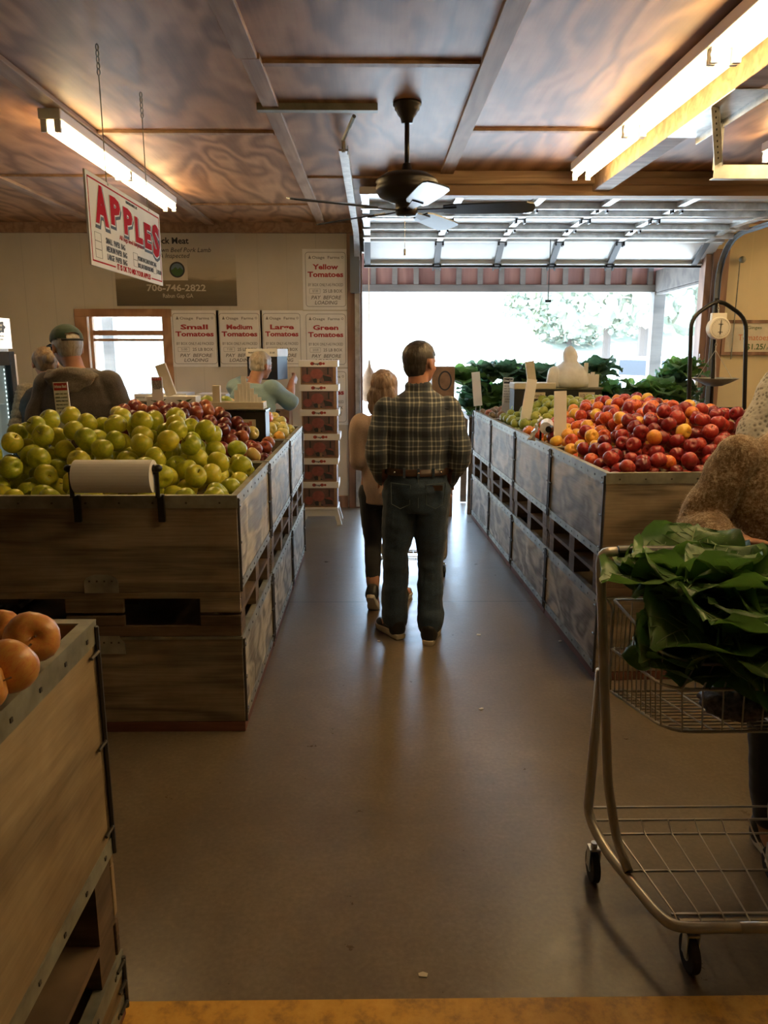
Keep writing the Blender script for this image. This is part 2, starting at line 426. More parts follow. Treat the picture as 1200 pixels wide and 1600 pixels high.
# window frame, rails and pane
fr = MB(); f = .10
fr.box(WX0-f*1.3, WX1+f, WY-.03, WY, WZ1, WZ1+f*.8); fr.box(WX0-f*1.3, WX1+f, WY-.03, WY, WZ0-f, WZ0)
fr.box(WX0-f*1.3, WX0, WY-.03, WY, WZ0, WZ1); fr.box(WX1, WX1+f*.9, WY-.03, WY, WZ0, WZ1)
wf = struct('window_1', fr, mt['trim_wood'], bevel=.004)
z1, z2, z3, z4 = P(200,516,WY).z, P(200,524,WY).z, P(200,529,WY).z, P(200,533,WY).z
sash = MB().box(WX0, WX1, WY+.05, WY+.09, z2, z1).box(WX0, WX1, WY+.05, WY+.09, z4, z3).box(WX0, WX0+.03, WY+.04, WY+.1, WZ0, WZ1).box(WX1-.02, WX1, WY+.04, WY+.1, WZ0, WZ1).box(WX0, WX1, WY, WY+.14, WZ0-.02, WZ0+.02)
sash.build('window_sash', mt['trim_wood'], wf)
MB().box(WX0, WX1, WY+.068, WY+.072, WZ0, WZ1).build('window_pane', mt['glass'], wf)

# ceiling battens
for i, (x0, w_, y0, y1) in enumerate([(-2.83,.09,YS,WY-.05), (-1.69,.09,YS,WY-.05), (-.56,.095,YS,3.72), (-.545,.085,3.72,WY-.05), (.53,.095,YS,6.0), (2.78,.09,YS,6.0), (3.9,.09,YS,6.0)]):
    struct('trim_%d' % (i+4), MB().box(x0-w_/2, x0+w_/2, y0, y1, 2.975, 3.0), mt['batten'], bevel=.003)
struct('trim_11', MB().box(1.60, 1.72, YS, 5.98, 2.86, 3.0), mt['beam'], bevel=.004)         # deeper beam beside the right lamp
cross = MB()
for (xa, xb, y) in [(-.51,.48,3.80), (-1.645,-.60,4.95), (.58,1.6,4.88), (-.5,.48,6.18), (-1.64,-.59,7.3), (-4.2,-2.88,5.6), (-2.78,-1.74,6.15), (-2.78,-1.74,3.1), (1.72,2.73,4.3), (2.83,3.85,3.4), (.58,1.6,2.45), (-1.645,-.6,2.55)]:
    cross.box(xa, xb, y, y+.045, 2.985, 3.0)
struct('trim_12', cross, mt['batten'])
struct('trim_13', MB().box(.1, XE, 5.98, 6.1, 2.83, 3.0).box(.1, XE, 5.93, 5.98, 2.90, 2.945), mt['beam'], bevel=.004)

# ------------------------------------------------------------------ overhead garage door, open
gd = thing('overhead_garage_door', 'open white sectional garage door running up its overhead tracks', 'garage door', (1.7, 7.1, 2.85))
sec_edges = [(8.52, 2.60), (8.20, 2.80), (7.72, 2.865), (7.22, 2.87), (6.70, 2.875), (6.14, 2.88)]
stile_x = [DX0+.06, .66, 1.30, 1.88, 2.50, DX1-.10]
for i in range(5):
    (ya, za), (yb, zb) = sec_edges[i], sec_edges[i+1]
    d = V((0, yb-ya, zb-za)); L = d.length; d.normalize(); n = V((0, -d.z, d.y)) if d.y > 0 else V((0, d.z, -d.y))
    if n.z > 0: n = -n
    def q(x, t, h): return V((x, ya, za)) + d*t + n*h
    s = MB(); x0, x1 = DX0+.02, DX1+.06
    def slab(xa, xb, t0, t1, h0, h1):
        s.hexa([q(xa,t0,h0), q(xb,t0,h0), q(xb,t1,h0), q(xa,t1,h0), q(xa,t0,h1), q(xb,t0,h1), q(xb,t1,h1), q(xa,t1,h1)])
    slab(x0, x1, .004, L-.004, -.04, -.02)
    slab(x0, x1, .004, .035, -.02, .012); slab(x0, x1, L-.035, L-.004, -.02, .012)
    p = s.build('section', mt['steel_door'], gd)
    s = MB()
    for x in stile_x: slab(x-.03, x+.03, .01, L-.01, -.02, .014)
    s.build('stile', mt['door_stile'] if i == 0 else mt['galv'], p)
    if i:
        s = MB(); slab(x0, x1, L*.42 if i % 2 else .035, (L*.42 if i % 2 else .035)+.03, -.02, .03)
        s.build('strut', mt['galv'], p)
    s = MB()
    for x in stile_x[1:-1]:
        slab(x-.045, x+.045, -.035, .035, .012, .022); slab(x-.045, x-.03, -.03, .03, .02, .05); slab(x+.03, x+.045, -.03, .03, .02, .05)
    s.build('hinge', mt['black_metal'], p)
s = MB().box(DX0+.02, DX1+.04, 8.505, 8.54, 2.575, 2.60); s.build('bottom_seal', mt['rubber'], gd)
def track(x, nm='track'):
    pts = [V((x, WY-.06, .02)), V((x, WY-.06, 2.42))]
    for k in range(1, 8):
        a = PI/2*k/8; pts.append(V((x, WY-.06-.42*(1-math.cos(a)), 2.42+.42*math.sin(a))))
    pts += [V((x, 7.9, 2.85)), V((x, 4.85, 2.87))]
    t = MB()
    for a, b2 in zip(pts[:-1], pts[1:]):
        t.bar(a, b2, .055, .012, (0,-1,.01) if abs((b2-a).z) < .1 else (0,1,0))
        o_ = V((.026, 0, 0))
        t.bar(a+o_, b2+o_, .004, .05, (0,-1,.01) if abs((b2-a).z) < .1 else (0,1,0))
    return t.build(nm, mt['galv'] if x < 0 else mt['door_stile'], gd)
track(DX0-.05); track(DX1+.10)
t = MB().box(DX0-.12, DX0-.02, WY-.14, WY-.03, 2.30, 2.86); t.build('track_bracket', mt['door_stile'], gd)
a = P(540,232,4.85); bb = P(545,190,4.9)
t = MB().tube([V((DX0-.05,4.86,2.86)), V((DX0-.05,4.86,2.93)), V((DX0+.02,4.6,2.985))], .012, 6).box(-.62, .02, 4.42, 4.47, 2.965, 3.0)
t.build('track_hanger', mt['zinc_dull'], gd)
t = MB().cyl((1.75,8.0,2.79), (1.75,8.0,2.2), .0045, n=6); t.tube([(1.72,8.0,2.2),(1.78,8.0,2.2)], .014, 6)
t.build('pull_rope', mt['black'], gd)
t = MB().cyl((DX1+.32,8.35,2.62), (DX1+.32,8.35,1.62), .006, n=6); t.ell((DX1+.34,8.34,2.64), .035)
tag(t.build('lift_chain', mt['zinc_dull']), 'thin lift chain hanging down the yellow wall beside the garage door', 'chain')

# perforated angle bracket and rail of the next door, right side
tr = thing('track_rail', 'horizontal silver rail hanging from two perforated angles off the beam', 'rail', (1.72, 4.2, 2.6))
MB().box(1.72, 3.9, 4.14, 4.145, 2.575, 2.64).box(1.72, 3.9, 4.145, 4.19, 2.575, 2.58).build('rail', mt['galv'], tr)
pa, pb = V((1.745,4.17,2.62)), V((1.745,4.17,2.985))
def angle(p, q, nm):
    t = MB().bar(p, q, .042, .003, (0,1,0)).bar(p+V((.02,0.02,0)), q+V((.02,.02,0)), .003, .04, (0,1,0))
    o = t.build(nm, mt['galv'], tr); h = MB(); n = int((q-p).length/.028)
    dd = (q-p).normalized(); sd = dd.cross(V((0,1,0))).normalized()
    for k in range(1, n):
        c_ = p.lerp(q, k/n)
        h.bar(c_-dd*.005-V((0,.0025,0)), c_+dd*.005-V((0,.0025,0)), .006, .002, (0,1,0))
    h.build('hole', mt['black'], o)
angle(pa, pb, 'hanger'); angle(V((1.73,4.12,2.64)), V((1.62,3.95,2.86)), 'hanger')
t = MB().box(1.60, 1.76, 3.7, 4.5, 2.855, 2.86).box(1.755, 1.76, 3.7, 4.5, 2.82, 2.86); o = t.build('top_angle', mt['galv'], tr)
h = MB()
for k in range(26): h.box(1.7605, 1.762, 3.72+k*.03, 3.732+k*.03, 2.835, 2.845)
h.build('hole', mt['black'], o)

# ------------------------------------------------------------------ outside
struct('roof', MB().hexa([(XW-.6,YS-.6,3.13),(XE+.6,YS-.6,3.13),(XE+.6,8.6,3.13),(XW-.6,8.6,3.13),(XW-.6,1,6.2),(XE+.6,1,6.2),(XE+.6,3,6.2),(XW-.6,3,6.2)]), mt['porch_board'])  # unseen roof bulk, added to block sky light reaching the porch post
struct('ground_outside', MB().box(-60, 60, 8.62, 120, -.2, -.04), mt['gravel'])
PY = 11.2
pz0, pz1 = P(800,456,PY).z, P(800,444,PY).z
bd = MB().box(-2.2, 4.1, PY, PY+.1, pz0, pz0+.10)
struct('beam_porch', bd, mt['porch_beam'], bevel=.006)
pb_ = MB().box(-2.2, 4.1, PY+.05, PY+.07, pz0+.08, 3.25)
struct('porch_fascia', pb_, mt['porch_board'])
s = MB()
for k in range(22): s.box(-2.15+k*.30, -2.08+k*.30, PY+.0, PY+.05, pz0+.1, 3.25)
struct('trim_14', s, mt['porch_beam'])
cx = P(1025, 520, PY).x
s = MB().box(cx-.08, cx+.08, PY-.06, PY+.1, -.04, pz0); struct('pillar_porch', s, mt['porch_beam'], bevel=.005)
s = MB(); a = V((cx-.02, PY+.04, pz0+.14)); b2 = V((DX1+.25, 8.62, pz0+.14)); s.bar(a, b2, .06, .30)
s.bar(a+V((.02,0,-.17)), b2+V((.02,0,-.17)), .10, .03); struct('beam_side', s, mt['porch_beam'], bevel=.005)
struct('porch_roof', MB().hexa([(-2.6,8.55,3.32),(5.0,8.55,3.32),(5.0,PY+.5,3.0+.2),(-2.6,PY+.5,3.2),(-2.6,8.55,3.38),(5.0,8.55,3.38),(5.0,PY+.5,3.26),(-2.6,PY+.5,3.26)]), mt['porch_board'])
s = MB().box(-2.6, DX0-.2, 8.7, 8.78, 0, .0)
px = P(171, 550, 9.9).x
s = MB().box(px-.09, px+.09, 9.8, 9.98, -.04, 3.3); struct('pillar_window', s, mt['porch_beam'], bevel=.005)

# trees on the slope and a parked pick-up, burnt out by the daylight
def tree_mat(nm, c1, c2):
    m, ns, ls, b = nt(nm); f = noi(ns, ls, coords(ns, ls), 1.3, 6, .7)
    ls.new(ramp(ns, ls, f, [(.35, c1), (.65, c2)]), b.inputs['Base Color']); b.inputs['Roughness'].default_value = .9; return m
mt['tree'] = tree_mat('tree_foliage', (.16,.18,.12), (.42,.42,.32)); mt['bark'] = plain('bark', (.12,.09,.07), .9)
hill = MB(); vs = []; fs = []
nx, ny = 40, 10
for j in range(ny):
    for i in range(nx):
        x = -60+120*i/(nx-1); y = 40+70*j/(ny-1)
        vs.append((x, y, -.3 + 24*(j/(ny-1))**1.2*(.75+.25*math.sin(x*.09)) + noise.noise(V((x*.1, y*.1, 0)))*1.5))
for j in range(ny-1):
    for i in range(nx-1): fs.append((j*nx+i, j*nx+i+1, (j+1)*nx+i+1, (j+1)*nx+i))
hill.add(vs, fs); struct('hill', hill, plain('hill_grass', (.24,.24,.17), .9, 0, .6, .15), smooth=True)
rng = random.Random(5)
def tree_proto(seed):
    r = random.Random(seed); mb = MB()
    for k in range(1500):
        a = r.uniform(0, 2*PI); rr = r.random()**.5*1.5; z = r.uniform(-1.3, 1.6)
        if (rr/1.6)**2+(z/1.7)**2 > 1: continue
        c_ = V((rr*math.cos(a), rr*math.sin(a), 2.6+z)); s_ = r.uniform(.07,.17)
        R_ = Matrix.Rotation(r.uniform(0,6), 3, 'X') @ Matrix.Rotation(r.uniform(0,6), 3, 'Y')
        mb.add([c_+R_@V(q)*s_ for q in ((-1,-.5,0),(0,-.7,.2),(1,-.3,0),(.8,.6,.1),(0,.9,-.2),(-.9,.5,0))], [(0,1,2,3,4,5)])
    return mb
tl = ['tall hazy tree on the slope, behind the porch post', 'round hazy tree on the slope right of the porch post', 'broad pale tree on the slope seen over the apples', 'pale tree on the slope above the collard heap', 'low hazy tree beside the yard, far from the porch', 'small pale tree seen over the plaid-shirted man']
spots = [(P(1010,470,34), 2.3), (P(1100,480,26), 1.9), (P(950,500,42), 2.0), (P(890,520,50), 1.7), (P(830,530,58), 1.6), (P(705,540,70), 1.6), (P(1015,410,52), 2.4), (P(925,430,66), 2.8)]
tl += ['tallest tree on the ridge, left of the porch post', 'wide treetop on the ridge beneath the porch beam']
for i, (p, sc_) in enumerate(spots):
    z0 = max(-.04, p.z-3.2*sc_)
    t = thing('tree', tl[i], 'tree', (p.x, p.y, z0), rng.uniform(0,6), 'trees on the slope outside')
    t.scale = (sc_,)*3
    tree_proto(i+3).build('crown', mt['tree'], t, world=False)
    MB().cyl((0,0,-.8), (0,0,2.4), .16, .07, 8).build('trunk', mt['bark'], t, world=False)

def pickup():
    t = thing('pickup_truck', 'white pick-up truck parked in the yard beyond the porch post', 'truck', (P(1050,560,22).x, 22.5, -.04), .5)
    b = MB().box(-.9, .9, -2.4, 2.4, .45, .95).box(-.82, .82, -.5, 1.1, .95, 1.55)
    b.build('body', plain('car_white', (.6,.6,.6), .3), t, world=False, bevel=.12, seg=3)
    b = MB().box(-.84, .84, -.35, .95, 1.02, 1.45).box(-.7, .7, -.52, 1.12, 1.02, 1.45); b.build('window', mt['black_gloss'], t, world=False)
    for sx_ in (-1, 1):
        for sy in (-1.55, 1.5):
            MB().cyl((sx_*.78, sy, .36), (sx_*.93, sy, .36), .36, n=20).build('wheel', mt['rubber'], t, world=False)
pickup()

# ------------------------------------------------------------------ ceiling lamps
mt['tube'] = emis('tube_glow', (1.0, .72, .34), TUBE_STRENGTH)
def strip_lamp(x, y0, y1, label, z=2.975, nseg=2, w=.12):
    t = thing('fluorescent_strip_light', label, 'light', (x, (y0+y1)/2, z))
    MB().box(x-w/2, x+w/2, y0, y1, z-.055, z).build('housing', mt['white'], t, bevel=.006)
    L = (y1-y0)/nseg
    for k in range(nseg):
        a, b = y0+k*L+.03, y0+(k+1)*L-.02
        for sx_ in (-1, 1):
            MB().cyl((x+sx_*w*.3, a, z-.085), (x+sx_*w*.3, b, z-.085), .019, n=12).build('tube', mt['tube'], t, smooth=False)
        for sx_ in (-1, 1):
            for ya, yb_ in ((a-.02, a), (b, b+.016)): MB().box(x+sx_*w*.3-.016, x+sx_*w*.3+.016, ya, yb_, z-.115, z-.05).build('tube_holder', mt['white'], t)
strip_lamp(-1.72, 4.43, 6.88, 'shorter fluorescent strip light on the ceiling above the hanging sign')
strip_lamp(4.7, 5.4, 7.85, 'fluorescent strip light near the yellow wall, right of the garage door')
strip_lamp(2.46, 2.65, 5.10, 'fluorescent strip light over the right bins, its end just inside the photo')
strip_lamp(1.42, 1.2, 5.62, 'long fluorescent strip light on the ceiling beside the beam', nseg=4, w=.15)

# ------------------------------------------------------------------ ceiling fan
def fan():
    c = V((P(636,200,4.41).x, 4.41, 0)); x, y = c.x, c.y
    t = thing('ceiling_fan', 'dark bronze five-blade ceiling fan hanging on a downrod', 'ceiling fan', (x, y, 3.0))
    MB().lathe([(0,3.0),(.075,3.0),(.075,2.985),(.066,2.98),(.066,2.965),(.056,2.955),(.05,2.94),(.036,2.925),(.03,2.90),(.0,2.90)], (x,y,0), 28).build('canopy', mt['fan_dark'], t, smooth=True)
    MB().cyl((x,y,2.92), (x,y,2.66), .013, n=12).build('downrod', mt['fan_dark'], t, smooth=True)
    MB().lathe([(0,2.705),(.02,2.70),(.03,2.665),(.05,2.66),(.12,2.645),(.158,2.62),(.168,2.605),(.160,2.595),(.168,2.58),(.166,2.56),(.15,2.535),(.10,2.51),(.06,2.50),(.06,2.47),(.062,2.45),(.05,2.435),(0,2.43)], (x,y,0), 40).build('motor_housing', mt['fan_dark'], t, smooth=True)
    for k, ang in enumerate([-8, 64, 136, -152, -80]):
        a = math.radians(ang); d = V((math.cos(a), math.sin(a), 0)); n = V((-d.y, d.x, 0)); pit = math.radians(-13)
        up = V((0,0,1)); w = n*math.cos(pit)+up*math.sin(pit); nn = d.cross(w)
        def q(r, s, h): return V((x,y,2.462)) + d*r + w*s + nn*h
        sh = [(.20,.045),(.25,.058),(.40,.064),(.56,.068),(.64,.066),(.675,.052),(.685,.02)]
        poly = [(r, s) for r, s in sh] + [(r, -s) for r, s in reversed(sh)]
        vs = [q(r, s, 0) for r, s in poly] + [q(r, s, .008) for r, s in poly]; m_ = len(poly)
        b = MB().add(vs, [tuple(range(m_-1,-1,-1)), tuple(range(m_, 2*m_))] + [(i, (i+1) % m_, m_+(i+1) % m_, m_+i) for i in range(m_)])
        bl = b.build('blade', mt['blade'], t)
        MB().hexa([q(.05,-.012,-.004), q(.27,-.03,-.005), q(.27,.03,-.005), q(.05,.012,-.004), q(.05,-.012,.004), q(.27,-.03,.0), q(.27,.03,.0), q(.05,.012,.004)]).build('blade_arm', mt['fan_dark'], bl)
    MB().cyl((x-.01,y-.03,2.44), (x-.01,y-.03,2.26), .0015, n=6).cyl((x-.01,y-.03,2.26), (x-.01,y-.03,2.225), .006, n=8).build('pull_chain', mt['chrome'], t)
fan()

# ================================================================== APPLE BINS
def make_bin(lx, ly, z0, zb, zt, label, rz, loc, lower=False, bays=2, panel=None, end=None, floor=.14, group=None, plates=()):
    """crate seen with its front at local y=0, its aisle side at local x=0 or lx. z0 pallet foot, zb panel foot, zt rim"""
    t = thing('wooden_apple_bin', label, 'bin', loc, rz, group)
    pm, em = panel or mt['bin_wood'], end or mt['bin_wood_end']
    th = .02
    B = lambda mb, nm, m_, **k: mb.build(nm, m_, t, world=False, **k)
    B(MB().box(0, lx, 0, th, zb, zt-.002), 'front_panel', em, bevel=.003)
    B(MB().box(0, lx, ly-th, ly, zb, zt-.002), 'back_panel', em, bevel=.003)
    for xa in (0, lx-th): B(MB().box(xa, xa+th, th+.001, ly-th-.001, zb, zt-.002), 'side_panel', pm, bevel=.003)
    B(MB().box(th, lx-th, th, ly-th, zt-floor-.02, zt-floor), 'floor_board', em)
    # metal rim (angle) and lower strip, with their screws
    r = MB(); e = .004; hh = .052
    fh = .008 if lower else hh
    r.box(-e, lx+e, -e, 0, zt-fh, zt).box(-e, lx+e, ly, ly+e*.5, zt-hh, zt).box(-e, 0, 0, ly, zt-hh, zt).box(lx, lx+e, 0, ly, zt-hh, zt)
    r.box(-e, lx+e, -e, th+.006, zt, zt+e).box(-e, lx+e, ly-th-.006, ly+e, zt, zt+e).box(-e, th+.006, th+.006, ly-th-.006, zt, zt+e).box(lx-th-.006, lx+e, th+.006, ly-th-.006, zt, zt+e)
    rim = B(r, 'metal_rim', mt['zinc_dull'])
    for xa in (-e, lx): B(MB().box(xa, xa+e, .01, ly-.01, zb, zb+.045), 'metal_strip', mt['zinc_dull'])
    s = MB(); n = 9; 
    for k in range(n):
        yy = ly*(k+.5)/n; xx = lx*(k+.5)/n
        for xs, sg in ((-e, -1), (lx+e, 1)):
            for zz in (zt-.028, zb+.022): s.obox((xs+sg*.001, yy, zz), (.003,.009,.009))
        if not lower: s.obox((xx, -e-.001, zt-.028), (.008,.003,.008))
    s.build('screw', mt['screw'], rim, world=False)
    # corner rods with wire clips
    for xc in (-.007, lx+.007):
        for yc in (.008, ly-.008):
            s = MB(); s.cyl((xc, yc, zb), (xc, yc, zt-.01), .006, n=6)
            for fz in (.12, .5, .88):
                z_ = zb+(zt-zb)*fz; sg = 1 if xc < 0 else -1; sy = 1 if yc < ly/2 else -1
                s.tube([(xc, yc+sy*.045, z_), (xc-sg*.004, yc+sy*.01, z_+.004), (xc+sg*.002, yc-sy*.004, z_)], .0045, 6)
            B(s, 'corner_rod', mt['screw'])
    if not lower or z0 > 0:
        zm = (z0+zb)/2
        # end boards with fork slots
        for (ya, yb_) in ((0, .022), (ly-.022, ly)):
            s = MB(); a1, a2, b1, b2_ = lx*.14, lx*.40, lx*.60, lx*.86
            s.box(0, lx, ya, yb_, zb-.032, zb-.001)
            for xa, xb in ((0, a1), (a2, b1), (b2_, lx)): s.box(xa, xb, ya, yb_, z0+.012, zb-.032)
            B(s, 'skirt_board', em, bevel=.004)
        for yc in [(.03, .13), (ly/2-.05, ly/2+.05), (ly-.13, ly-.03)]:
            for xc in [(0, .10), (lx/2-.05, lx/2+.05), (lx-.10, lx)]:
                B(MB().box(xc[0], xc[1], yc[0], yc[1], z0+.022, zb-.002), 'block', mt['pallet_wood'])
        for xc in [(0, .11), (lx/2-.06, lx/2+.06), (lx-.11, lx)]:
            B(MB().box(xc[0], xc[1], .024, ly-.024, z0+.001, z0+.021), 'runner_board', mt['pallet_wood'])
    for (px_, z_, rnd_) in plates:
        w_, h_ = .075, .085
        poly = [(-w_,0),(w_,0),(w_,h_*.6)] + ([(w_*math.cos(a)*1.0, h_*.6+h_*.4*math.sin(a)) for a in np.linspace(.2, PI-.2, 9)] if rnd_ else [(w_*.7,h_),(-w_*.7,h_)]) + [(-w_,h_*.6)]
        M = plane_mat((px_, -.002, z_), (1,0,0), (0,0,1))
        pl = B(MB().prism(poly, 0, .004, M), 'metal_plate', mt['zinc'])
        s = MB()
        for k in range(4): s.obox((px_-.05+k*.033, -.007, z_+.055), (.007,.004,.007))
        s.build('screw', mt['screw'], pl, world=False)
    return t
def lower_bin(lx, ly, zt, label, rz, loc, panel=None, end=None, plates=(), zskid=.05, group=None):
    t = make_bin(lx, ly, 0, zskid, zt-.105, label, rz, loc, lower=True, panel=panel, end=end, plates=plates, floor=.08, group=group)
    B = lambda mb, nm, m_, **k: mb.build(nm, m_, t, world=False, **k)
    B(MB().box(0, lx, 0, ly, .0, zskid-.002), 'skid', mt['skid_red'], bevel=.003)
    z0, z1 = zt-.10, zt-.002
    for (ya, yb_) in ((0, .022), (ly-.022, ly)):
        s = MB(); a1, a2, b1, b2_ = lx*.14, lx*.40, lx*.60, lx*.86
        s.box(0, lx, ya, yb_, z0, z0+.05)
        for xa, xb in ((0, a1), (a2, b1), (b2_, lx)): s.box(xa, xb, ya, yb_, z0+.05, z1)
        B(s, 'top_board', mt['pallet_wood'], bevel=.004)
    for yc in [(.03, .13), (ly/2-.05, ly/2+.05), (ly-.13, ly-.03)]:
        for xc in [(.004, .10), (lx/2-.05, lx/2+.05), (lx-.10, lx-.004)]:
            B(MB().box(xc[0], xc[1], yc[0], yc[1], z0, z1), 'block', mt['pallet_wood'])
    return t

XL = -.60     # aisle face of the left row
ZM, ZB, ZT = .565, .674, 1.106
Lrow = [(3.27, 1.00, 1.30), (4.30, 1.05, 1.00), (5.38, .95, 1.0)]
names = ['nearest the viewer', 'second along', 'last before the tomato boxes']
heap_l = ['heaped with yellow-green apples', 'heaped with dark red apples', 'heaped with pale yellow apples']
for i, (y, ly, lx) in enumerate(Lrow):
    pl = [(lx-.61, ZB-.002, True)] if i == 0 else ()
    make_bin(lx, ly, ZM, ZB, ZT, 'weathered wooden bin %s, on the left of the aisle' % heap_l[i], 0, (XL-lx, y, 0), plates=pl, group='upper bins left of the aisle')
    pl = [(lx-.60, .385, False)] if i == 0 else ()
    lower_bin(lx, ly, ZM, 'weathered wooden bin on the floor under the bin %s' % heap_l[i], 0, (XL-lx, y, 0), plates=pl, group='lower bins left of the aisle')
# right row, turned a little
RZ = math.radians(2.25)
def rpt(s, x=0): # s along the row from its near corner, x across
    return V((1.165, 3.80, 0)) + Matrix.Rotation(RZ, 3, 'Z') @ V((x, s, 0))
Rrow = [(0, 1.045, 1.2), (1.06, 1.03, .98), (2.105, .96, .98), (3.08, .96, .98)]
heap_r = ['heaped with glossy red apples', 'heaped with orange and red apples', 'heaped with lime-green apples', 'of dull russet apples']
heap_r2 = ['of glossy red apples', 'of orange apples', 'of lime-green apples', 'of russet apples']
for i, (s_, ly, lx) in enumerate(Rrow):
    p = rpt(s_)
    make_bin(lx, ly, ZM, ZB, 1.115, 'weathered wooden bin %s, on the right of the aisle' % heap_r[i], RZ, tuple(p), group='upper bins right of the aisle')
    lower_bin(lx, ly, ZM, 'wooden bin on the floor right of the aisle under the bin %s' % heap_r2[i], RZ, tuple(p), group='lower bins right of the aisle')
# foreground left stack
FX = -.665
make_bin(1.0, 1.13, .30, .49, 1.10, 'large tan wooden bin of orange apples in the lower left corner', 0, (FX-1.0, .60, 0), panel=mt['bin_tan'], end=mt['bin_tan'], floor=.12)
lower_bin(1.0, 1.13, .298, 'tan wooden bin on the floor beneath the orange apples', 0, (FX-1.0, .60, 0), panel=mt['bin_tan'], end=mt['bin_tan'], zskid=.03)

# ------------------------------------------------------------------ apples
def apple_mesh(nm, mat_, seed, tall=.90):
    r = random.Random(seed); prof = []
    n = 13; rad = .5
    for k in range(n+1):
        a = PI*k/n; rr = max(0.0, math.sin(a))**.86*rad*(1+.05*math.cos(a)); z = math.cos(a)*rad*tall
        top = math.exp(-(rr/.13)**2)
        z -= (.16*top if a < PI/2 else -.10*top)
        prof.append((max(rr, .0001), z))
    vs = []; fs = []; m_ = 18; lob = r.uniform(0, 6); ecc = r.uniform(.0,.05); ph = r.uniform(0,6)
    for (rr, z) in prof:
        for k in range(m_):
            a = 2*PI*k/m_; q = 1+.018*math.sin(5*a+lob)*(1-z)+ecc*math.cos(2*a+ph)
            vs.append((rr*q*math.cos(a), rr*q*math.sin(a), z+ecc*math.cos(a+ph)*rr))
    for i in range(n):
        for k in range(m_):
            k2 = (k+1) % m_; fs.append((i*m_+k, i*m_+k2, (i+1)*m_+k2, (i+1)*m_+k))
    me = D.meshes.new(nm); me.from_pydata([tuple(c_*1.0 for c_ in v) for v in vs], [], [tuple(reversed(f)) for f in fs])
    me.polygons.foreach_set('use_smooth', [True]*len(me.polygons)); me.materials.append(mat_); me.update(); return me
def stem_mesh():
    mb = MB().tube([(0,0,.30),(.01,0,.42),(.03,.01,.54)], [.016,.014,.022], 6)
    me = D.meshes.new('stem'); me.from_pydata(mb.v, [], mb.f); me.materials.append(mt['pallet_wood']); return me
STEM = stem_mesh()
def pack(x0, x1, y0, y1, zf, H, r, seed, N=26, maxn=900):
    """drop spheres one by one to rest on the floor and on each other, never above the heap's surface H"""
    rg = np.random.default_rng(seed); pts = np.zeros((0, 3)); fails = 0
    while fails < 40 and len(pts) < maxn:
        cx_ = rg.uniform(x0+r, x1-r, N); cy_ = rg.uniform(y0+r, y1-r, N)
        if len(pts):
            d2 = (cx_[:, None]-pts[None, :, 0])**2+(cy_[:, None]-pts[None, :, 1])**2
            zz = np.where(d2 < 4*r*r, pts[None, :, 2]+np.sqrt(np.maximum(4*r*r-d2, 0)), -9).max(1)
            z = np.maximum(zz, zf+r)
        else: z = np.full(N, zf+r)
        ok = z+r <= np.array([H(a, b) for a, b in zip(cx_, cy_)])
        if not ok.any(): fails += 1; continue
        z = np.where(ok, z, 99); k = int(z.argmin()); fails = 0
        pts = np.vstack([pts, [cx_[k], cy_[k], z[k]]])
    return pts
def visible(pts, r, eyes, keep_extra=None):
    """apples some part of which shows from one of the eyes"""
    n = len(pts); vis = np.zeros(n, bool)
    dirs = []
    for k in range(26):
        z = 1-2*(k+.5)/26; a = k*2.39996; q = math.sqrt(1-z*z); dirs.append((q*math.cos(a), q*math.sin(a), z))
    dirs = np.array(dirs)
    for e in eyes:
        e = np.array(e)
        for i in range(n):
            if vis[i]: continue
            sp = pts[i]+dirs*r*.97; d = sp-e; L = np.linalg.norm(d, axis=1); d /= L[:, None]
            front = ((pts[i]-e)*1.0)@d.T > 0
            facing = (dirs*d).sum(1) < -.05
            oc = pts[None]-e; t = d@oc.reshape(-1, 3).T                      # dirs x n
            perp2 = (oc.reshape(-1, 3)**2).sum(1)[None]-t*t
            block = (perp2 < (r*.96)**2) & (t < L[:, None]-r*.3); block[:, i] = False
            if (facing & ~block.any(1)).any(): vis[i] = True
    return vis
def heap(nm, pts, r, mats_, label, group, M, eyes, seed, stems=True, sq=.97, cat='apple'):
    rg = random.Random(seed)
    W = np.array([tuple(M @ V(p)) for p in pts])
    vis = visible(W, r, eyes)
    mes = {}
    for m_ in mats_:
        if m_[0] not in mes: mes[m_[0]] = [apple_mesh(nm, mt[m_[0]], seed+k, .86+.04*k) for k in range(3)]
    cnt = 0
    for i in np.nonzero(vis)[0]:
        p = W[i]; lp = pts[i]
        u = rg.random(); acc = 0; pick = mats_[-1]
        for m_ in mats_:
            wgt = m_[1](lp) if callable(m_[1]) else m_[1]
            acc += wgt
            if u <= acc: pick = m_; break
        a = D.objects.new(pick[2], rg.choice(mes[pick[0]])); C.objects.link(a)
        a.location = tuple(p); a.rotation_mode = 'XYZ'
        a.rotation_euler = (rg.gauss(0, 1.0), rg.gauss(0, 1.0), rg.uniform(0, 6.28))
        s_ = 2*r*rg.uniform(.93, .985); a.scale = (s_, s_, s_)
        tag(a, pick[3], cat, pick[4])
        if stems and rg.random() < .55:
            st = D.objects.new('stem', STEM); C.objects.link(st); st.parent = a
        cnt += 1
    print('heap', label, len(pts), '->', cnt)
EYES = [(0,0,1.73), (-.35,0,1.73), (.35,0,1.8)]
I4 = Matrix.Identity(4)
def sm(x): x = max(0, min(1, x)); return x*x*(3-2*x)
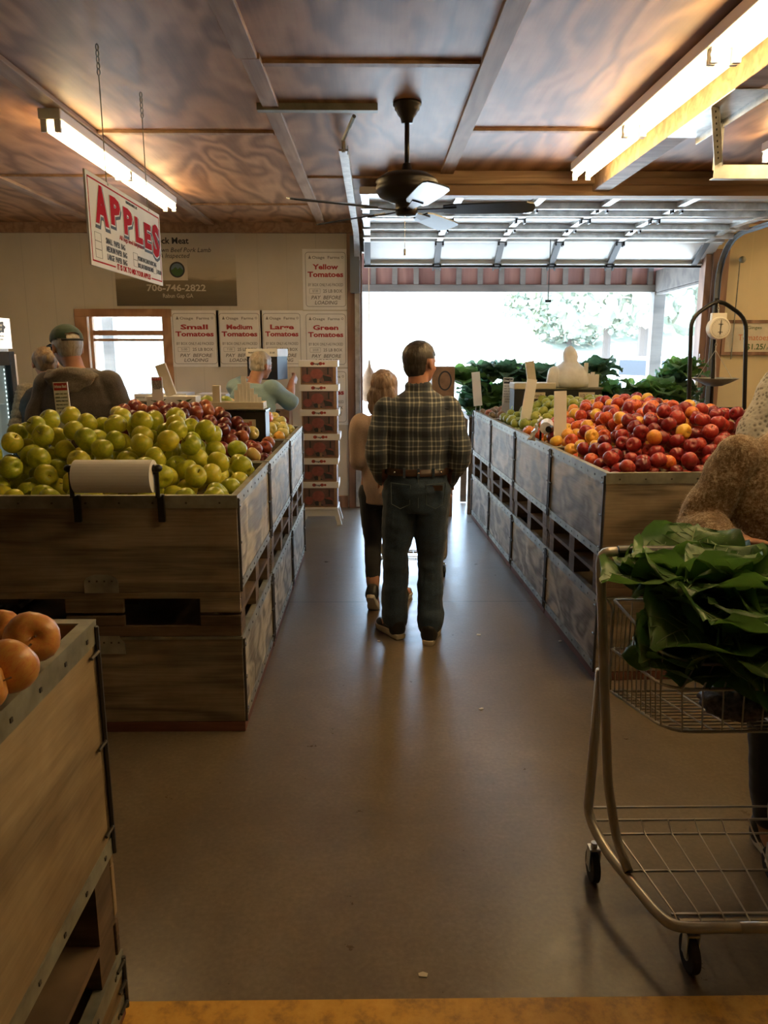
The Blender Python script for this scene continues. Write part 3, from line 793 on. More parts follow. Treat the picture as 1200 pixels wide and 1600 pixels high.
# left 1: yellow-green
def H1(x, y):
    ex = sm((XL-x)/.42)*sm((x-(XL-1.30)+.35)/.45); ey = sm((y-3.25)/.75)
    return ZT+.055+.27*ex**.8*ey
pts = pack(XL-1.28, XL-.022, 3.292, 4.27-.022, ZT-.09, H1, .056, 1)
L_ = 'large yellow-green apple in the heap behind the paper roll'
heap('green_apple', pts, .056, [('ap_green', 1, 'green_apple', L_, 'yellow-green apples in the front left bin')], 'L1', None, I4, EYES, 1)
def H2(x, y):
    return ZT+.05+.27*sm((XL-x)/.5)*sm((y-4.1)/.55)*sm((x-(XL-1.0)+.3)/.4)
pts = pack(XL-.98, XL-.022, 4.322, 5.05, ZT-.09, H2, .046, 2)
heap('dark_red_apple', pts, .046, [('ap_dark', .93, 'dark_red_apple', 'dark red apple heaped in front of the black bag box', 'dark red apples in the second left bin'), ('ap_yel', 1, 'streaky_apple', 'streaked yellow apple mixed in among dark red apples', 'streaked apples among the dark red ones')], 'L2', None, I4, EYES, 2)
def H3(x, y): return ZT+.05+.20*sm((XL-x)/.4)*sm((y-5.2)/.5)
pts = pack(XL-.98, XL-.022, 5.40, 6.31, ZT-.09, H3, .046, 3)
heap('yellow_apple', pts, .046, [('ap_yel', .85, 'yellow_apple', 'pale yellow apple in the bin beside the tomato box tower', 'pale yellow apples in the last left bin'), ('ap_orange', 1, 'blushed_apple', 'blushed apple among the pale yellow apples', 'blushed apples in the last left bin')], 'L3', None, I4, EYES, 3)
MR = Matrix.Translation(rpt(0)) @ Matrix.Rotation(RZ, 4, 'Z')
def heapR(s0, s1, lx, H, r, seed, mats_, lab):
    pts = pack(.022, lx-.022, s0+.022, s1-.022, 1.115-.09, H, r, seed)
    heap('apple', pts, r, mats_, lab, None, MR, EYES, seed)
def HR1(x, y): return 1.165+.265*sm((x+.05)/.55)*sm((y+.15)/.75)*sm((1.45-x)/.6)
heapR(0, 1.045, 1.2, HR1, .044, 4, [('ap_red', lambda p: .96 if p[1] < .55+.42*p[0] else .3, 'red_apple', 'glossy red apple in the heap nearest the sweatered woman', 'glossy red apples in the front right bin'), ('ap_orange', 1, 'mottled_apple', 'orange-mottled apple among the glossy red apples', 'mottled apples in the front right bin')], 'R1')
def HR2(x, y): return 1.165+.26*sm((x+.05)/.7)*sm((y-.75)/.5)
heapR(1.06, 2.09, .98, HR2, .044, 5, [('ap_orange', .75, 'orange_apple', 'orange and red apple behind the glossy red heap', 'orange apples in the second right bin'), ('ap_red', 1, 'crimson_apple', 'crimson apple mixed in with the orange apples', 'crimson apples in the second right bin')], 'R2')
def HR3(x, y): return 1.165+.20*sm((x+.1)/.6)*sm((y-1.75)/.5)
heapR(2.105, 3.065, .98, HR3, .044, 6, [('ap_lime', 1, 'lime_apple', 'lime-green apple heaped in front of the black tray', 'lime-green apples in the third right bin')], 'R3')
def HR4(x, y): return 1.165+.08*sm(x/.5)
heapR(3.08, 4.04, .98, HR4, .042, 7, [('ap_russet', 1, 'russet_apple', 'dull russet apple in the far bin beside the aisle', 'russet apples in the far right bin')], 'R4')
# foreground: four big peach-coloured apples
me = [apple_mesh('peach_apple', mt['ap_peach'], 40+k, .92) for k in range(3)]
fg = [(P(50,996,1.46), .105, (1.15,.5,.3), 'large peach-coloured apple nearest the corner of the tan bin'),
      (P(-2,990,1.52), .10, (.4,-.6,1), 'peach-coloured apple behind, cut by the photo edge'),
      (P(15,1042,1.30), .10, (.8,.7,2), 'orange apple resting against the rim of the tan bin'),
      (P(-30,1075,1.22), .09, (1.4,.2,2), 'yellow-sided apple lowest at the photo edge by the tan bin')]
for i, (p, dia, rot, lab) in enumerate(fg):
    a = D.objects.new('peach_apple', me[i % 3]); C.objects.link(a); a.location = (p.x, p.y, max(p.z, .98+dia*.47)); a.rotation_euler = rot; a.scale = (dia,)*3
    tag(a, lab, 'apple', 'peach-coloured apples in the tan bin')
    st = D.objects.new('stem', STEM); C.objects.link(st); st.parent = a
rg = random.Random(9)
fill = pack(FX-.75, FX-.022, .8, 1.70, .98, lambda x, y: 1.10 if x < FX-.10 or y < 1.2 else 1.085, .05, 12)
fill = [q for q in fill if all((V(q)-V((p.x, p.y, max(p.z, .98+dia*.47)))).length > .098 for p, dia, _, _ in fg)]
for q in fill:
    a = D.objects.new('peach_apple', rg.choice(me)); C.objects.link(a); a.location = tuple(q); a.rotation_euler = (rg.uniform(0,6), rg.uniform(0,6), 0); a.scale = (.1,)*3
    tag(a, 'orange apple deep in the tan bin in the lower left', 'apple', 'orange apples lying deep in the tan bin')

# ================================================================== SIGNS
def rrect(x0, x1, y0, y1, r, k=4):
    out = []
    for (cx_, cy_, a0) in ((x1-r, y1-r, 0), (x0+r, y1-r, PI/2), (x0+r, y0+r, PI), (x1-r, y0+r, 1.5*PI)):
        for j in range(k+1):
            a = a0+PI/2*j/k; out.append((cx_+r*math.cos(a), cy_+r*math.sin(a)))
    return out
def ring(mb, poly_o, poly_i, M, z0, z1):
    n = len(poly_o)
    vs = [M @ V((x, y, z1)) for x, y in poly_o]+[M @ V((x, y, z1)) for x, y in poly_i]+[M @ V((x, y, z0)) for x, y in poly_o]+[M @ V((x, y, z0)) for x, y in poly_i]
    fs = []
    for i in range(n):
        j = (i+1) % n; fs += [(i, j, n+j, n+i), (2*n+j, 2*n+i, 3*n+i, 3*n+j), (i, 2*n+i, 2*n+j, j), (n+i, n+j, 3*n+j, 3*n+i)]
    mb.add(vs, fs)
def frame_line(mb, x0, x1, y0, y1, r, t, M, z0=.0045, z1=.0052):
    ring(mb, rrect(x0, x1, y0, y1, r), rrect(x0+t, x1-t, y0+t, y1-t, max(r-t, .0005)), M, z0, z1)

def tomato_sign(px0, px1, py0, py1, word, label, price=''):
    a, b_ = P(px0, py1, WY-.01), P(px1, py0, WY-.01); w_, h_ = b_.x-a.x, b_.z-a.z
    M = plane_mat((a.x, WY-.006-.0035*(abs(hash_(word)) % 2), a.z), (1,0,0), (0,0,1))
    t = thing('tomato_price_sign', label, 'sign', (a.x+w_/2, WY-.003, a.z), group='tomato price signs on the far wall')
    MB().prism([(0,0),(w_,0),(w_,h_),(0,h_)], 0, .004, M).build('board', mt['white_card'], t)
    s = MB(); frame_line(s, w_*.06, w_*.94, h_*.05, h_*.95, .03, .0045, M); s.build('border', mt['faded_ink'], t)
    u = h_/100
    text_mesh([(word, 8*u, w_/2, 67*u, {'bold': .05, 'w': w_*.56, 'z': .0048}), ('Tomatoes', 8.3*u, w_/2, 54.5*u, {'bold': .05, 'w': w_*.78, 'z': .0048})], M).build('heading', mt['red_ink'], t)
    text_mesh([('Osage  Farms', 4.6*u, w_/2+.005, 84*u, {'bold': .02, 'w': w_*.60, 'z': .0048}), ('BY BOX ONLY-AS PACKED', 5*u, w_/2, 39*u, {'w': w_*.76, 'z': .0048, 'bold': .01}),
        ('25 LB BOX', 5.4*u, w_*.65, 28.5*u, {'w': w_*.42, 'z': .0048, 'bold': .02}), ('PAY  BEFORE', 6*u, w_/2, 17.5*u, {'w': w_*.66, 'z': .0048, 'bold': .025, 'shear': .2}),
        ('LOADING', 6*u, w_/2, 9*u, {'w': w_*.50, 'z': .0048, 'bold': .025, 'shear': .2})] + ([(price, 4*u, w_*.27, 29.3*u, {'w': w_*.12, 'z': .0056})] if price else []), M).build('lettering', mt['faded_ink'], t)
    s = MB(); frame_line(s, w_*.14, w_*.38, 27*u, 35*u, .004, .0025, M)
    s.prism([(w_*.13, 84*u), (w_*.19, 84*u), (w_*.16, 90*u)], .0045, .0055, M)
    ring(s, [(w_*.87+.012*math.cos(k*PI/5), 86.5*u+.012*math.sin(k*PI/5)) for k in range(10)], [(w_*.87+.008*math.cos(k*PI/5), 86.5*u+.008*math.sin(k*PI/5)) for k in range(10)], M, .0045, .0055)
    s.build('emblem', mt['faded_ink'], t)
def hash_(s): return sum(ord(c_) for c_ in s)
tomato_sign(269, 341, 485, 573, 'Small', 'tomato price sign headed Small on the far wall', '5.00')
tomato_sign(341, 409, 485, 573, 'Medium', 'tomato price sign headed Medium on the far wall', '7.00')
tomato_sign(409, 473, 485, 573, 'Large', 'tomato price sign headed Large on the far wall')
tomato_sign(475, 544, 486, 574, 'Green', 'tomato price sign headed Green beside the garage door', '$10.00')
tomato_sign(474, 544, 389, 484, 'Yellow', 'tomato price sign headed Yellow, topmost beside the garage door', '$7.00')
tomato_sign(476, 545, 576, 664, 'Roma', 'lowest tomato sign, half hidden behind the tomato box tower')

# banner
a, b_ = P(183, 478, WY-.01), P(366, 359, WY-.01); w_, h_ = b_.x-a.x, b_.z-a.z
M = plane_mat((a.x, WY-.004, a.z), (1,0,0), (0,0,1))
t = thing('meat_banner', 'tan and brown meat banner with a phone number, high on the wall', 'banner', (a.x+w_/2, WY-.002, a.z))
m_, ns, ls, b = nt('banner_print')
tc = ns.new('ShaderNodeTexCoord'); sx = ns.new('ShaderNodeSeparateXYZ'); ls.new(tc.outputs['Generated'], sx.inputs[0])
zz = math_n(ns, ls, 'ADD', sx.outputs[2], math_n(ns, ls, 'MULTIPLY_ADD', noi(ns, ls, coords(ns, ls, (2,1,14)), 1.5, 4), .16, -.08))
ls.new(ramp(ns, ls, zz, [(0,(.09,.07,.04)),(.22,(.16,.125,.07)),(.34,(.24,.19,.11)),(.38,(.48,.40,.27)),(.55,(.54,.48,.36)),(.72,(.60,.56,.46)),(1,(.64,.61,.53))]), b.inputs['Base Color']); b.inputs['Roughness'].default_value = .5
MB().prism([(0,0),(w_,0),(w_,h_),(0,h_)], 0, .003, M).build('vinyl_sheet', m_, t)
u = h_/100
text_mesh([('Brasstown Hillock Meat'[-14:], 8*u, w_*.62, 82*u, {'al':'RIGHT','bold':.03,'z':.004}), ('Family Grown Beef Pork Lamb', 6*u, w_*.80, 71*u, {'al':'RIGHT','shear':.25,'z':.004}), ('USDA Inspected', 6*u, w_*.62, 63.5*u, {'al':'RIGHT','shear':.25,'z':.004})], M).build('lettering', mt['ink'], t)
text_mesh([('706-746-2822', 8.5*u, w_*.50, 20*u, {'bold':.03,'w':w_*.49,'z':.004}), ('Rabun Gap GA', 5.6*u, w_*.51, 11*u, {'w':w_*.25,'z':.004})], M).build('lettering', mt['cream'], t)
MB().prism([(w_*.37,34*u),(w_*.60,34*u),(w_*.60,62*u),(w_*.37,62*u)], .003, .0038, M).build('emblem_card', mt['cream'], t)
s = MB(); cx_, cy_ = w_*.515, 48*u; R0 = 10.5*u
s.prism([(cx_+R0*math.cos(k*PI/12), cy_+R0*math.sin(k*PI/12)) for k in range(24)], .0038, .0045, M)
em = s.build('emblem', mt['ink'], t)
s = MB(); s.prism([(cx_+R0*.8*math.cos(k*PI/12), cy_+R0*.8*math.sin(k*PI/12)) for k in range(0, 13)], .0045, .005, M); s.build('emblem_sky', plain('emblem_blue', (.13,.2,.26)), em)
s = MB(); s.prism([(cx_+R0*.8*math.cos(k*PI/12), cy_+R0*.8*math.sin(k*PI/12)) for k in range(12, 25)], .0045, .005, M)
s.prism([(cx_-R0*.6, cy_), (cx_-R0*.2, cy_+R0*.35), (cx_+R0*.1, cy_+.05*R0), (cx_+R0*.4, cy_+R0*.3), (cx_+R0*.7, cy_)], .005, .0054, M); s.build('emblem_hills', mt['leafgreen'], em)

# hanging APPLES sign, turned along the aisle
ax = -1.165
y0, y1, z0, z1 = 3.31, 4.40, 2.068, 2.437
M = plane_mat((ax, y0, z0), (0,1,0), (0,0,1)); w_, h_ = y1-y0, z1-z0
t = thing('apples_sign', 'white hanging sign headed APPLES in big red letters', 'sign', (ax, (y0+y1)/2, z1))
MB().prism([(0,0),(w_,0),(w_,h_),(0,h_)], -.004, .004, M).build('board', mt['white_card'], t)
s = MB(); e = .018
s.prism([(e,h_-e-.006),(w_-e,h_-e-.006),(w_-e,h_-e),(e,h_-e)], .004, .0048, M)
s.prism([(e,e),(e+.006,e),(e+.006,h_-e),(e,h_-e)], .004, .0048, M); s.prism([(w_-e-.006,e),(w_-e,e),(w_-e,h_-e),(w_-e-.006,h_-e)], .004, .0048, M)
s.prism([(e,e),(w_*.28,e),(w_*.28,e+.006),(e,e+.006)], .004, .0048, M); s.prism([(w_*.80,e),(w_-e,e),(w_-e,e+.006),(w_*.80,e+.006)], .004, .0048, M)
s.build('border', mt['crimson'], t)
sil, red, hi = [], [], []
for k, (ch, xc) in enumerate(zip('APPLES', [.15, .31, .475, .625, .765, .905])):
    hh = .150 if k in (0, 5) else .122; yy = h_*(.44 if k in (0,5) else .50) + (-.0 if k else .012)
    yy = [.188,.208,.192,.178,.170,.150][k]; hh = [.140,.108,.108,.106,.110,.145][k]
    sil.append((ch, hh, w_*xc+.010, yy-.010, {'bold': .15, 'z': .0046, 'w': [.190,.160,.158,.145,.140,.150][k]}))
    red.append((ch, hh, w_*xc, yy, {'bold': .075, 'z': .0066, 'w': [.162,.134,.132,.118,.114,.124][k]}))
    hi.append((ch, hh, w_*xc+.002, yy-.002, {'bold': .11, 'z': .0056, 'w': [.176,.146,.144,.130,.126,.136][k]}))
hd = text_mesh(sil, M).build('heading_shadow', mt['ink'], t)
text_mesh(hi, M).build('heading_edge', mt['white_paper'], t)
text_mesh(red, M).build('heading', mt['crimson'], t)
text_mesh([('HENDERSONVILLE, NC', .012, w_*.55, h_*.885, {'z':.005}), ('SMALL  PAPER  BAG', .024, w_*.30, h_*.295, {'w':.26,'z':.005,'bold':.02}), ('MEDIUM PAPER  BAG', .024, w_*.31, h_*.205, {'w':.28,'z':.005,'bold':.02}), ('LARGE  PAPER  BAG', .024, w_*.31, h_*.115, {'w':.27,'z':.005,'bold':.02}),
    ('POUND IN CLEAR PLASTIC BAG', .021, w_*.745, h_*.235, {'w':.32,'z':.005,'bold':.02}), ('BOX, 10-15 FROM ORCHARD', .021, w_*.715, h_*.145, {'w':.26,'z':.005,'bold':.02}), ('5 FOR 10', .021, w_*.935, h_*.145, {'w':.08,'z':.005,'bold':.02})], M).build('lettering', mt['ink'], t)
text_mesh([('All bags level full please', .020, w_*.52, h_*.405, {'w':.36,'z':.005}), ('IT IS OK TO MIX YOUR APPLES', .024, w_*.54, h_*.035, {'w':w_*.48,'z':.005,'bold':.03})], M).build('red_lettering', mt['crimson'], t)
s = MB()
for (xa, ya, ww, hh) in ((.055,.28,.08,.06*.6),(.055,.19,.08,.036),(.055,.10,.08,.036),(.53,.225,.07,.034),(.53,.14,.07,.034),(.84,.135,.055,.034)):
    frame_line(s, w_*xa, w_*xa+ww, h_*ya, h_*ya+hh, .002, .0015, M, .004, .005)
s.build('price_box', mt['faded_ink'], t)
for (yc, nm) in ((3.58,'a'),(4.20,'b')):
    s = MB().tube([(ax, yc, z1-.02), (ax, yc, 2.86)], .0022, 6)
    s.tube([(ax+.006, yc, z1-.012),(ax, yc, z1+.012),(ax-.006, yc, z1-.012)], .0022, 6)
    for k in range(5): s.tube([(ax+.006*math.cos(a_), yc, 2.875+k*.024+.013*math.sin(a_)) for a_ in np.linspace(0, 2*PI, 9)[:-1]], .0022, 5, closed=True)
    s.build('hanging_wire', mt['zinc_dull'], t)

# whiteboard on the yellow wall
a, b_ = P(1126, 553, WY-.01), P(1290, 502, WY-.01); w_, h_ = b_.x-a.x, b_.z-a.z
M = plane_mat((a.x, WY-.02, a.z), (1,0,0), (0,0,1))
t = thing('tomato_whiteboard', 'dark-framed board with handwritten tomato price on the yellow wall', 'sign', (a.x+w_/2, WY, a.z))
MB().prism([(0,0),(w_,0),(w_,h_),(0,h_)], 0, .012, M).build('board', mt['cream'], t)
s = MB(); frame_line(s, -.012, w_+.012, -.012, h_+.012, .006, .034, M, .0, .022); s.build('frame', mt['jamb_wood'], t)
u = h_/100
text_mesh([('Tomatoes', 18*u, w_*.30, 42*u, {'w': w_*.30, 'z': .0135})], M).build('heading', plain('orange_marker', (.55,.17,.08)), t)
text_mesh([('Ginges', 10*u, w_*.30, 76*u, {'w': w_*.14, 'z': .0135}), ('$1.25/', 17*u, w_*.33, 14*u, {'w': w_*.19, 'z': .0135, 'bold': .02}), ('pound', 9*u, w_*.49, 15*u, {'w': w_*.11, 'z': .0135, 'shear': .2})], M).build('lettering', mt['leafgreen'], t)

# ================================================================== FRIDGE on the left
fx = -2.72; t = thing('drinks_refrigerator', 'tall glass-door drinks refrigerator with a lit header at the left edge', 'refrigerator', (fx-.35, 5.55, 0))
y0, y1, zt_ = 5.0, 5.93, 1.95
MB().box(fx-.70, fx-.03, y0, y1, 0, .12).box(fx-.70, fx-.66, y0, y1, .12, zt_).box(fx-.66, fx-.03, y0, y0+.04, .12, zt_).box(fx-.66, fx-.03, y1-.04, y1, .12, zt_).box(fx-.66, fx-.03, y0+.04, y1-.04, zt_-.24, zt_).build('cabinet', mt['white'], t, bevel=.004)
mt['fr_glow'] = emis('header_glow', (.92,.90,.85), .75)
M = plane_mat((fx-.03, y0, zt_-.22), (0,1,0), (0,0,1))
hd = MB().prism([(.0,.0),(y1-y0,.0),(y1-y0,.22),(.0,.22)], 0, .03, M).build('header_sign', mt['fr_glow'], t)
hw = y1-y0
for k, (cc, nm) in enumerate([((.75,.07,.05),'stripe'),((.85,.45,.05),'stripe'),((.85,.75,.12),'stripe'),((.05,.2,.6),'stripe')]):
    zz = .165-.04*k; dx = .14+.02*min(k, 2)+.03*(k > 0)
    MB().prism([(hw*.58-dx*.5-.1, zz-.034), (hw*.58+dx*.5, zz-.034), (hw*.58+dx*.45, zz-.004), (hw*.58-dx*.45-.1, zz-.004)], .03, .032, M).build(nm, plain('stripe_%d' % k, cc, .4), hd)
s = MB(); cx_, cy_ = hw*.82, .155
s.prism([(cx_+(.075+.012*math.cos(7*a_))*math.cos(a_), cy_+(.042+.007*math.cos(7*a_))*math.sin(a_)) for a_ in np.linspace(0, 2*PI, 40)[:-1]], .03, .032, M); lg = s.build('emblem', plain('emblem_grey', (.10,.10,.11)), hd)
text_mesh([('Super', .022, cx_, cy_+.004, {'z':.033,'bold':.03}), ('Soft', .022, cx_, cy_-.026, {'z':.033,'bold':.03})], M).build('lettering', mt['white'], lg)
text_mesh([('soft serve', .014, hw*.83, .085, {'z':.033}), ('treats', .014, hw*.83, .062, {'z':.033})], M).build('lettering', mt['faded_ink'], hd)
s = MB().box(fx-.03, fx+.02, y0, y0+.07, .12, zt_-.24).box(fx-.03, fx+.02, y1-.10, y1-.02, .12, zt_-.24).box(fx-.03, fx+.02, y0+.07, y1-.10, zt_-.34, zt_-.24).box(fx-.03, fx+.02, y0+.07, y1-.10, .12, .2)
dr = s.build('door', mt['black_gloss'], t, bevel=.004)
MB().box(fx-.006, fx-.002, y0+.07, y1-.10, .2, zt_-.34).build('door_glass', mt['glass'], dr)
MB().tube([(fx+.05, y0+.09, .8), (fx+.06, y0+.09, 1.1), (fx+.05, y0+.09, 1.4)], .012, 8).build('door_handle', mt['black'], dr)
mt['fr_in'] = emis('fridge_interior', (.55,.80,.82), .75)  # back liner glows itself, standing in for the lit interior
MB().box(fx-.655, fx-.65, y0+.05, y1-.05, .13, zt_-.25).build('liner', mt['fr_in'], t)
for z_ in (.45, .74, 1.03, 1.32): MB().box(fx-.62, fx-.08, y0+.045, y1-.045, z_, z_+.012).build('shelf', mt['white'], t)
s = MB()
for k in range(44): s.obox((fx-.05, y1-.06, .2+k*.032), (.006,.006,.012))
s.build('light_strip', emis('led', (.8,1,1), 4), t)
s = MB().box(fx-.02, fx+.012, y1-.02, y1+.02, .0, zt_-.26); s.build('side_trim', mt['white_card'], t)

# ================================================================== BOXES under the window
def produce_box(c, w_, d_, h_, label, rz=0, holes=True, group='lidded produce boxes by the window', dark=False):
    t = thing('produce_box', label, 'box', c, rz, group)
    MB().box(-w_/2+.006, w_/2-.006, -d_/2+.006, d_/2-.006, 0, h_-.004).build('carton', mt['black'] if dark else mt['cardboard'], t, world=False, bevel=.003)
    lid = MB().box(-w_/2, w_/2, -d_/2, d_/2, h_-.068, h_).build('lid', mt['white_card'], t, world=False, bevel=.003)
    M = plane_mat((-w_/2, -d_/2-.0005, 0), (1,0,0), (0,0,1))
    text_mesh([('PRODUCE OF USA', .014, w_*.26, h_-.04, {'bold':.02,'z':.0005,'w':w_*.36}), ('25 LBS', .014, w_*.84, h_-.04, {'bold':.02,'z':.0005,'w':w_*.16})], M).build('lettering', mt['ink'], lid, world=False)
    if not dark:
        s = MB(); s.prism([(w_/2+.04*math.cos(a_), h_-.092+.012*math.sin(a_)) for a_ in np.linspace(0, 2*PI, 13)[:-1]], -.006, .0004, M); s.build('hand_hole', mt['ink'], t, world=False)
        s = MB()
        for (xx, zz, rr) in ((.2,.07,.045),(.48,.06,.055),(.78,.07,.045)): s.prism([(w_*xx+rr*math.cos(a_), zz+rr*.8*math.sin(a_)) for a_ in np.linspace(0, 2*PI, 15)[:-1]], -.006, -.005, M)
        s.build('fruit_print', mt['card_dull_red'], t, world=False)
    return t
tbl = thing('display_table', 'dark display table against the wall under the tomato signs', 'table', (-2.1, 7.9, 0))
MB().box(-3.5, -1.05, 7.35, 8.3, .60, .64).build('tabletop', mt['pallet_wood'], tbl)
for (xx, yy) in ((-3.45,7.4),(-1.1,7.4),(-3.45,8.25),(-1.1,8.25)): MB().box(xx-.03, xx+.03, yy-.03, yy+.03, 0, .6).build('leg', mt['pallet_wood'], tbl)
def bx(px0, px1, Yf, z0, h, label, d=.30, **k):
    a, b2 = P(px0, 600, Yf), P(px1, 600, Yf)
    return produce_box(((a.x+b2.x)/2, Yf+d/2, z0), b2.x-a.x, d, h, label, **k)
bx(198, 251, 7.58, .642, .215, 'lowest lidded box at the left end of the table')
bx(253, 309, 7.57, .642, .215, 'lowest lidded box, second from the left end of the table')
bx(311, 372, 7.58, .642, .215, 'lowest lidded box, third from the left end of the table')
bx(196, 249, 7.57, .86, .21, 'lidded box, middle layer at the left end of the table')
bx(251, 308, 7.58, .86, .21, 'lidded box, middle layer behind the apple-printed carton')
bx(310, 370, 7.57, .86, .21, 'lidded box, middle layer behind the blue-shirted man')
bx(208, 246, 7.60, 1.073, .225, 'small lidded box on top, cut by the window light', d=.28)
bx(248, 290, 7.48, 1.073, .235, 'lidded box on top with its white lid before the window frame', d=.36)
bx(305, 352, 7.56, 1.073, .225, 'lidded box on top, right beneath the sign headed Small')
# stack beside the blue-shirted man
bx(408, 458, 7.00, .80, .22, 'lower lidded carton standing in front of the blue-shirted man, right side')
st = thing('crate_stand', 'dark stand under the cartons beside the tomato box tower', 'stand', P(432, 700, 7.1))
p = P(432, 700, 7.15); st.location = (p.x, 7.15, 0)
MB().box(p.x-.2, p.x+.2, 7.0, 7.3, .76, .798).build('top', mt['black'], st)
for sx_ in (-.17,.17):
    for yy in (7.03, 7.27): MB().box(p.x+sx_-.02, p.x+sx_+.02, yy-.02, yy+.02, 0, .76).build('leg', mt['black'], st)
bx(408, 452, 7.02, 1.022, .24, 'carton with white lid beside the tomato box tower', d=.28)
for lab_, c_ in (('a', 0),): pass

# tomato box tower on a white stool
tw0, tw1 = P(467, 600, 7.5), P(528, 600, 7.5); tw = tw1.x-tw0.x; cx0 = (tw0.x+tw1.x)/2
t = thing('white_stool', 'low white plastic stool carrying the tower of tomato boxes', 'stool', (cx0, 7.66, 0))
zst = P(500, 793, 7.5).z
MB().box(cx0-tw*.47, cx0+tw*.47, 7.50, 7.82, zst-.03, zst).build('top', mt['white'], t, bevel=.008)
MB().box(cx0-tw*.42, cx0+tw*.42, 7.51, 7.53, zst-.09, zst-.03).build('apron', mt['white'], t)
for sx_ in (-1, 1):
    for yy in (7.52, 7.80): MB().bar((cx0+sx_*tw*.40, yy, zst-.03), (cx0+sx_*tw*.50, yy, 0), .045, .03, (0,1,0)).build('leg', mt['white'], t)
tops = [563, 601, 640, 678, 716, 753]; zt_all = [P(500, y_, 7.5).z for y_ in tops]+[zst]
words = ['topmost', 'second from the top', 'third from the top', 'third from the bottom', 'second from the bottom', 'lowest']
for i in range(6):
    z1, z0 = zt_all[i]-.001, zt_all[i+1]+.001; off = [.0,.004,.004,.014,-.006,-.004][i]; h_ = z1-z0
    t = thing('tomato_box', 'tomato-printed box with white lid, %s in the tower' % words[i], 'box', (cx0+off, 7.66, z0), 0, 'tomato boxes in the tower beside the garage door')
    w2 = tw*.455
    MB().box(-w2, w2, -.15, .15, 0, h_-.003).build('carton', mt['box_maroon'], t, world=False, bevel=.003)
    M = plane_mat((-w2, -.151, 0), (1,0,0), (0,0,1)); W2 = 2*w2
    s = MB()
    s.prism([(0,0),(.012,0),(.012,h_*.75),(0,h_*.75)], 0, .002, M); s.prism([(W2-.03,0),(W2,0),(W2,h_*.75),(W2-.03,h_*.75)], 0, .002, M); s.prism([(0,0),(W2,0),(W2,.014),(0,.014)], 0, .0021, M)
    s.build('printed_edge', mt['cardboard'], t, world=False)
    s = MB()
    for (xx, zz, rx_, rz_) in ((.16,.27,.14,.19),(.47,.44,.20,.24),(.80,.24,.14,.17)):
        s.prism([(W2*(xx*.9+.03+rx_*.9*math.cos(a_)), h_*(zz+rz_*.9*math.sin(a_))) for a_ in np.linspace(0, 2*PI, 17)[:-1]], .0005, .0015, M)
    s.build('tomato_print', mt['box_tomato'], t, world=False)
    s = MB()
    for xx in (.19, .77): s.prism([(W2*xx-.007, h_*.42),(W2*xx+.007, h_*.42),(W2*xx+.007, h_*.70),(W2*xx-.007, h_*.70)], .0015, .003, M)
    s.prism([(W2*.38, .016),(W2*.33,h_*.20),(W2*.42,h_*.26),(W2*.60,.016)], .0016, .0026, M); s.prism([(W2*.66,.03),(W2*.62,.09),(W2*.86,.07),(W2*.88,.03)], .0016, .0026, M)
    s.build('printed_shadow', mt['ink'], t, world=False)
    s = MB().prism([(W2*.46,.018),(W2*.53,.018),(W2*.53,.052),(W2*.46,.052)], .0026, .0034, M); s.build('label_patch', mt['cardboard'], t, world=False)
    lid = MB().box(-tw/2, tw/2, -.16, .16, h_-.062, h_).build('lid', mt['white_card'], t, world=False, bevel=.003)
    M = plane_mat((-tw/2, -.1605, h_-.062), (1,0,0), (0,0,1)); s = MB()
    for (xx, rr) in ((.35,.019),(.56,.018),(.64,.013)):
        s.prism([(tw*xx+rr*math.cos(a_), .032+rr*.85*math.sin(a_)) for a_ in np.linspace(0, 2*PI, 13)[:-1]], 0, .0008, M)
    s.build('emblem', mt['card_red'], lid, world=False)
    text_mesh([('Osage', .018, tw*.45, .023, {'bold':.04,'z':.0016})], M).build('lettering', mt['ink'], lid, world=False)

# ================================================================== bag boxes, tickets and tags on the bins
def price_tag(px, py0, py1, Y, w_, label, top=None, head=None, lines=0, tilt=0, zb=None, mat_='tag_card', yaw=0, stakes=True):
    a, b2 = P(px, py1, Y), P(px, py0, Y); h_ = b2.z-a.z
    t = thing('price_tag', label, 'tag', (a.x, Y, a.z))
    R = Matrix.Rotation(tilt, 4, 'Y') @ Matrix.Rotation(yaw, 4, 'Z')
    M0 = Matrix.Translation((a.x, Y, a.z)) @ R @ plane_mat((0,0,0), (1,0,0), (0,0,1))
    MB().prism([(-w_/2,0),(w_/2,0),(w_*.47,h_),(-w_*.47,h_)], -.004, .004, M0).build('card', mt[mat_], t)
    if head:
        MB().prism([(-w_*.43,h_*.86),(w_*.43,h_*.86),(w_*.43,h_*.985),(-w_*.43,h_*.985)], .004, .005, M0).build('header', mt[head[1]], t)
        text_mesh([(head[0], h_*.05, 0, h_*.905, {'w': w_*.8, 'z': .0058, 'bold': .04})], M0).build('heading', mt['white_paper'], t)
    if lines:
        tx = ['CRISP, TART AND', 'SWEET.  A GOOD', 'KEEPER, FINE FOR', 'PIES AND SAUCE', 'OR TO EAT FRESH', 'ALL WINTER', 'STORE COLD', 'ASK FOR A BAG'][:lines]
        text_mesh([(s_, w_*.105, 0, h_*(.79-.062*k), {'z': .005, 'w': w_*(.78 if len(s_) > 11 else .5)}) for k, s_ in enumerate(tx)], M0).build('lettering', mt['ink'], t)
    if stakes:
        s = MB(); 
        for sx_ in (-.25,.25):
            q = M0 @ V((w_*sx_, 0, 0)); s.cyl(q, q-V((0,0,.12)), .003, n=6)
        s.build('stake', mt['galv'], t)
    return t
price_tag(104.5, 597, 688, 4.27, .083, 'tall white tag with red header standing before the hooded man', head=('Arkansas Black','red_ink'), lines=8, tilt=-.03)
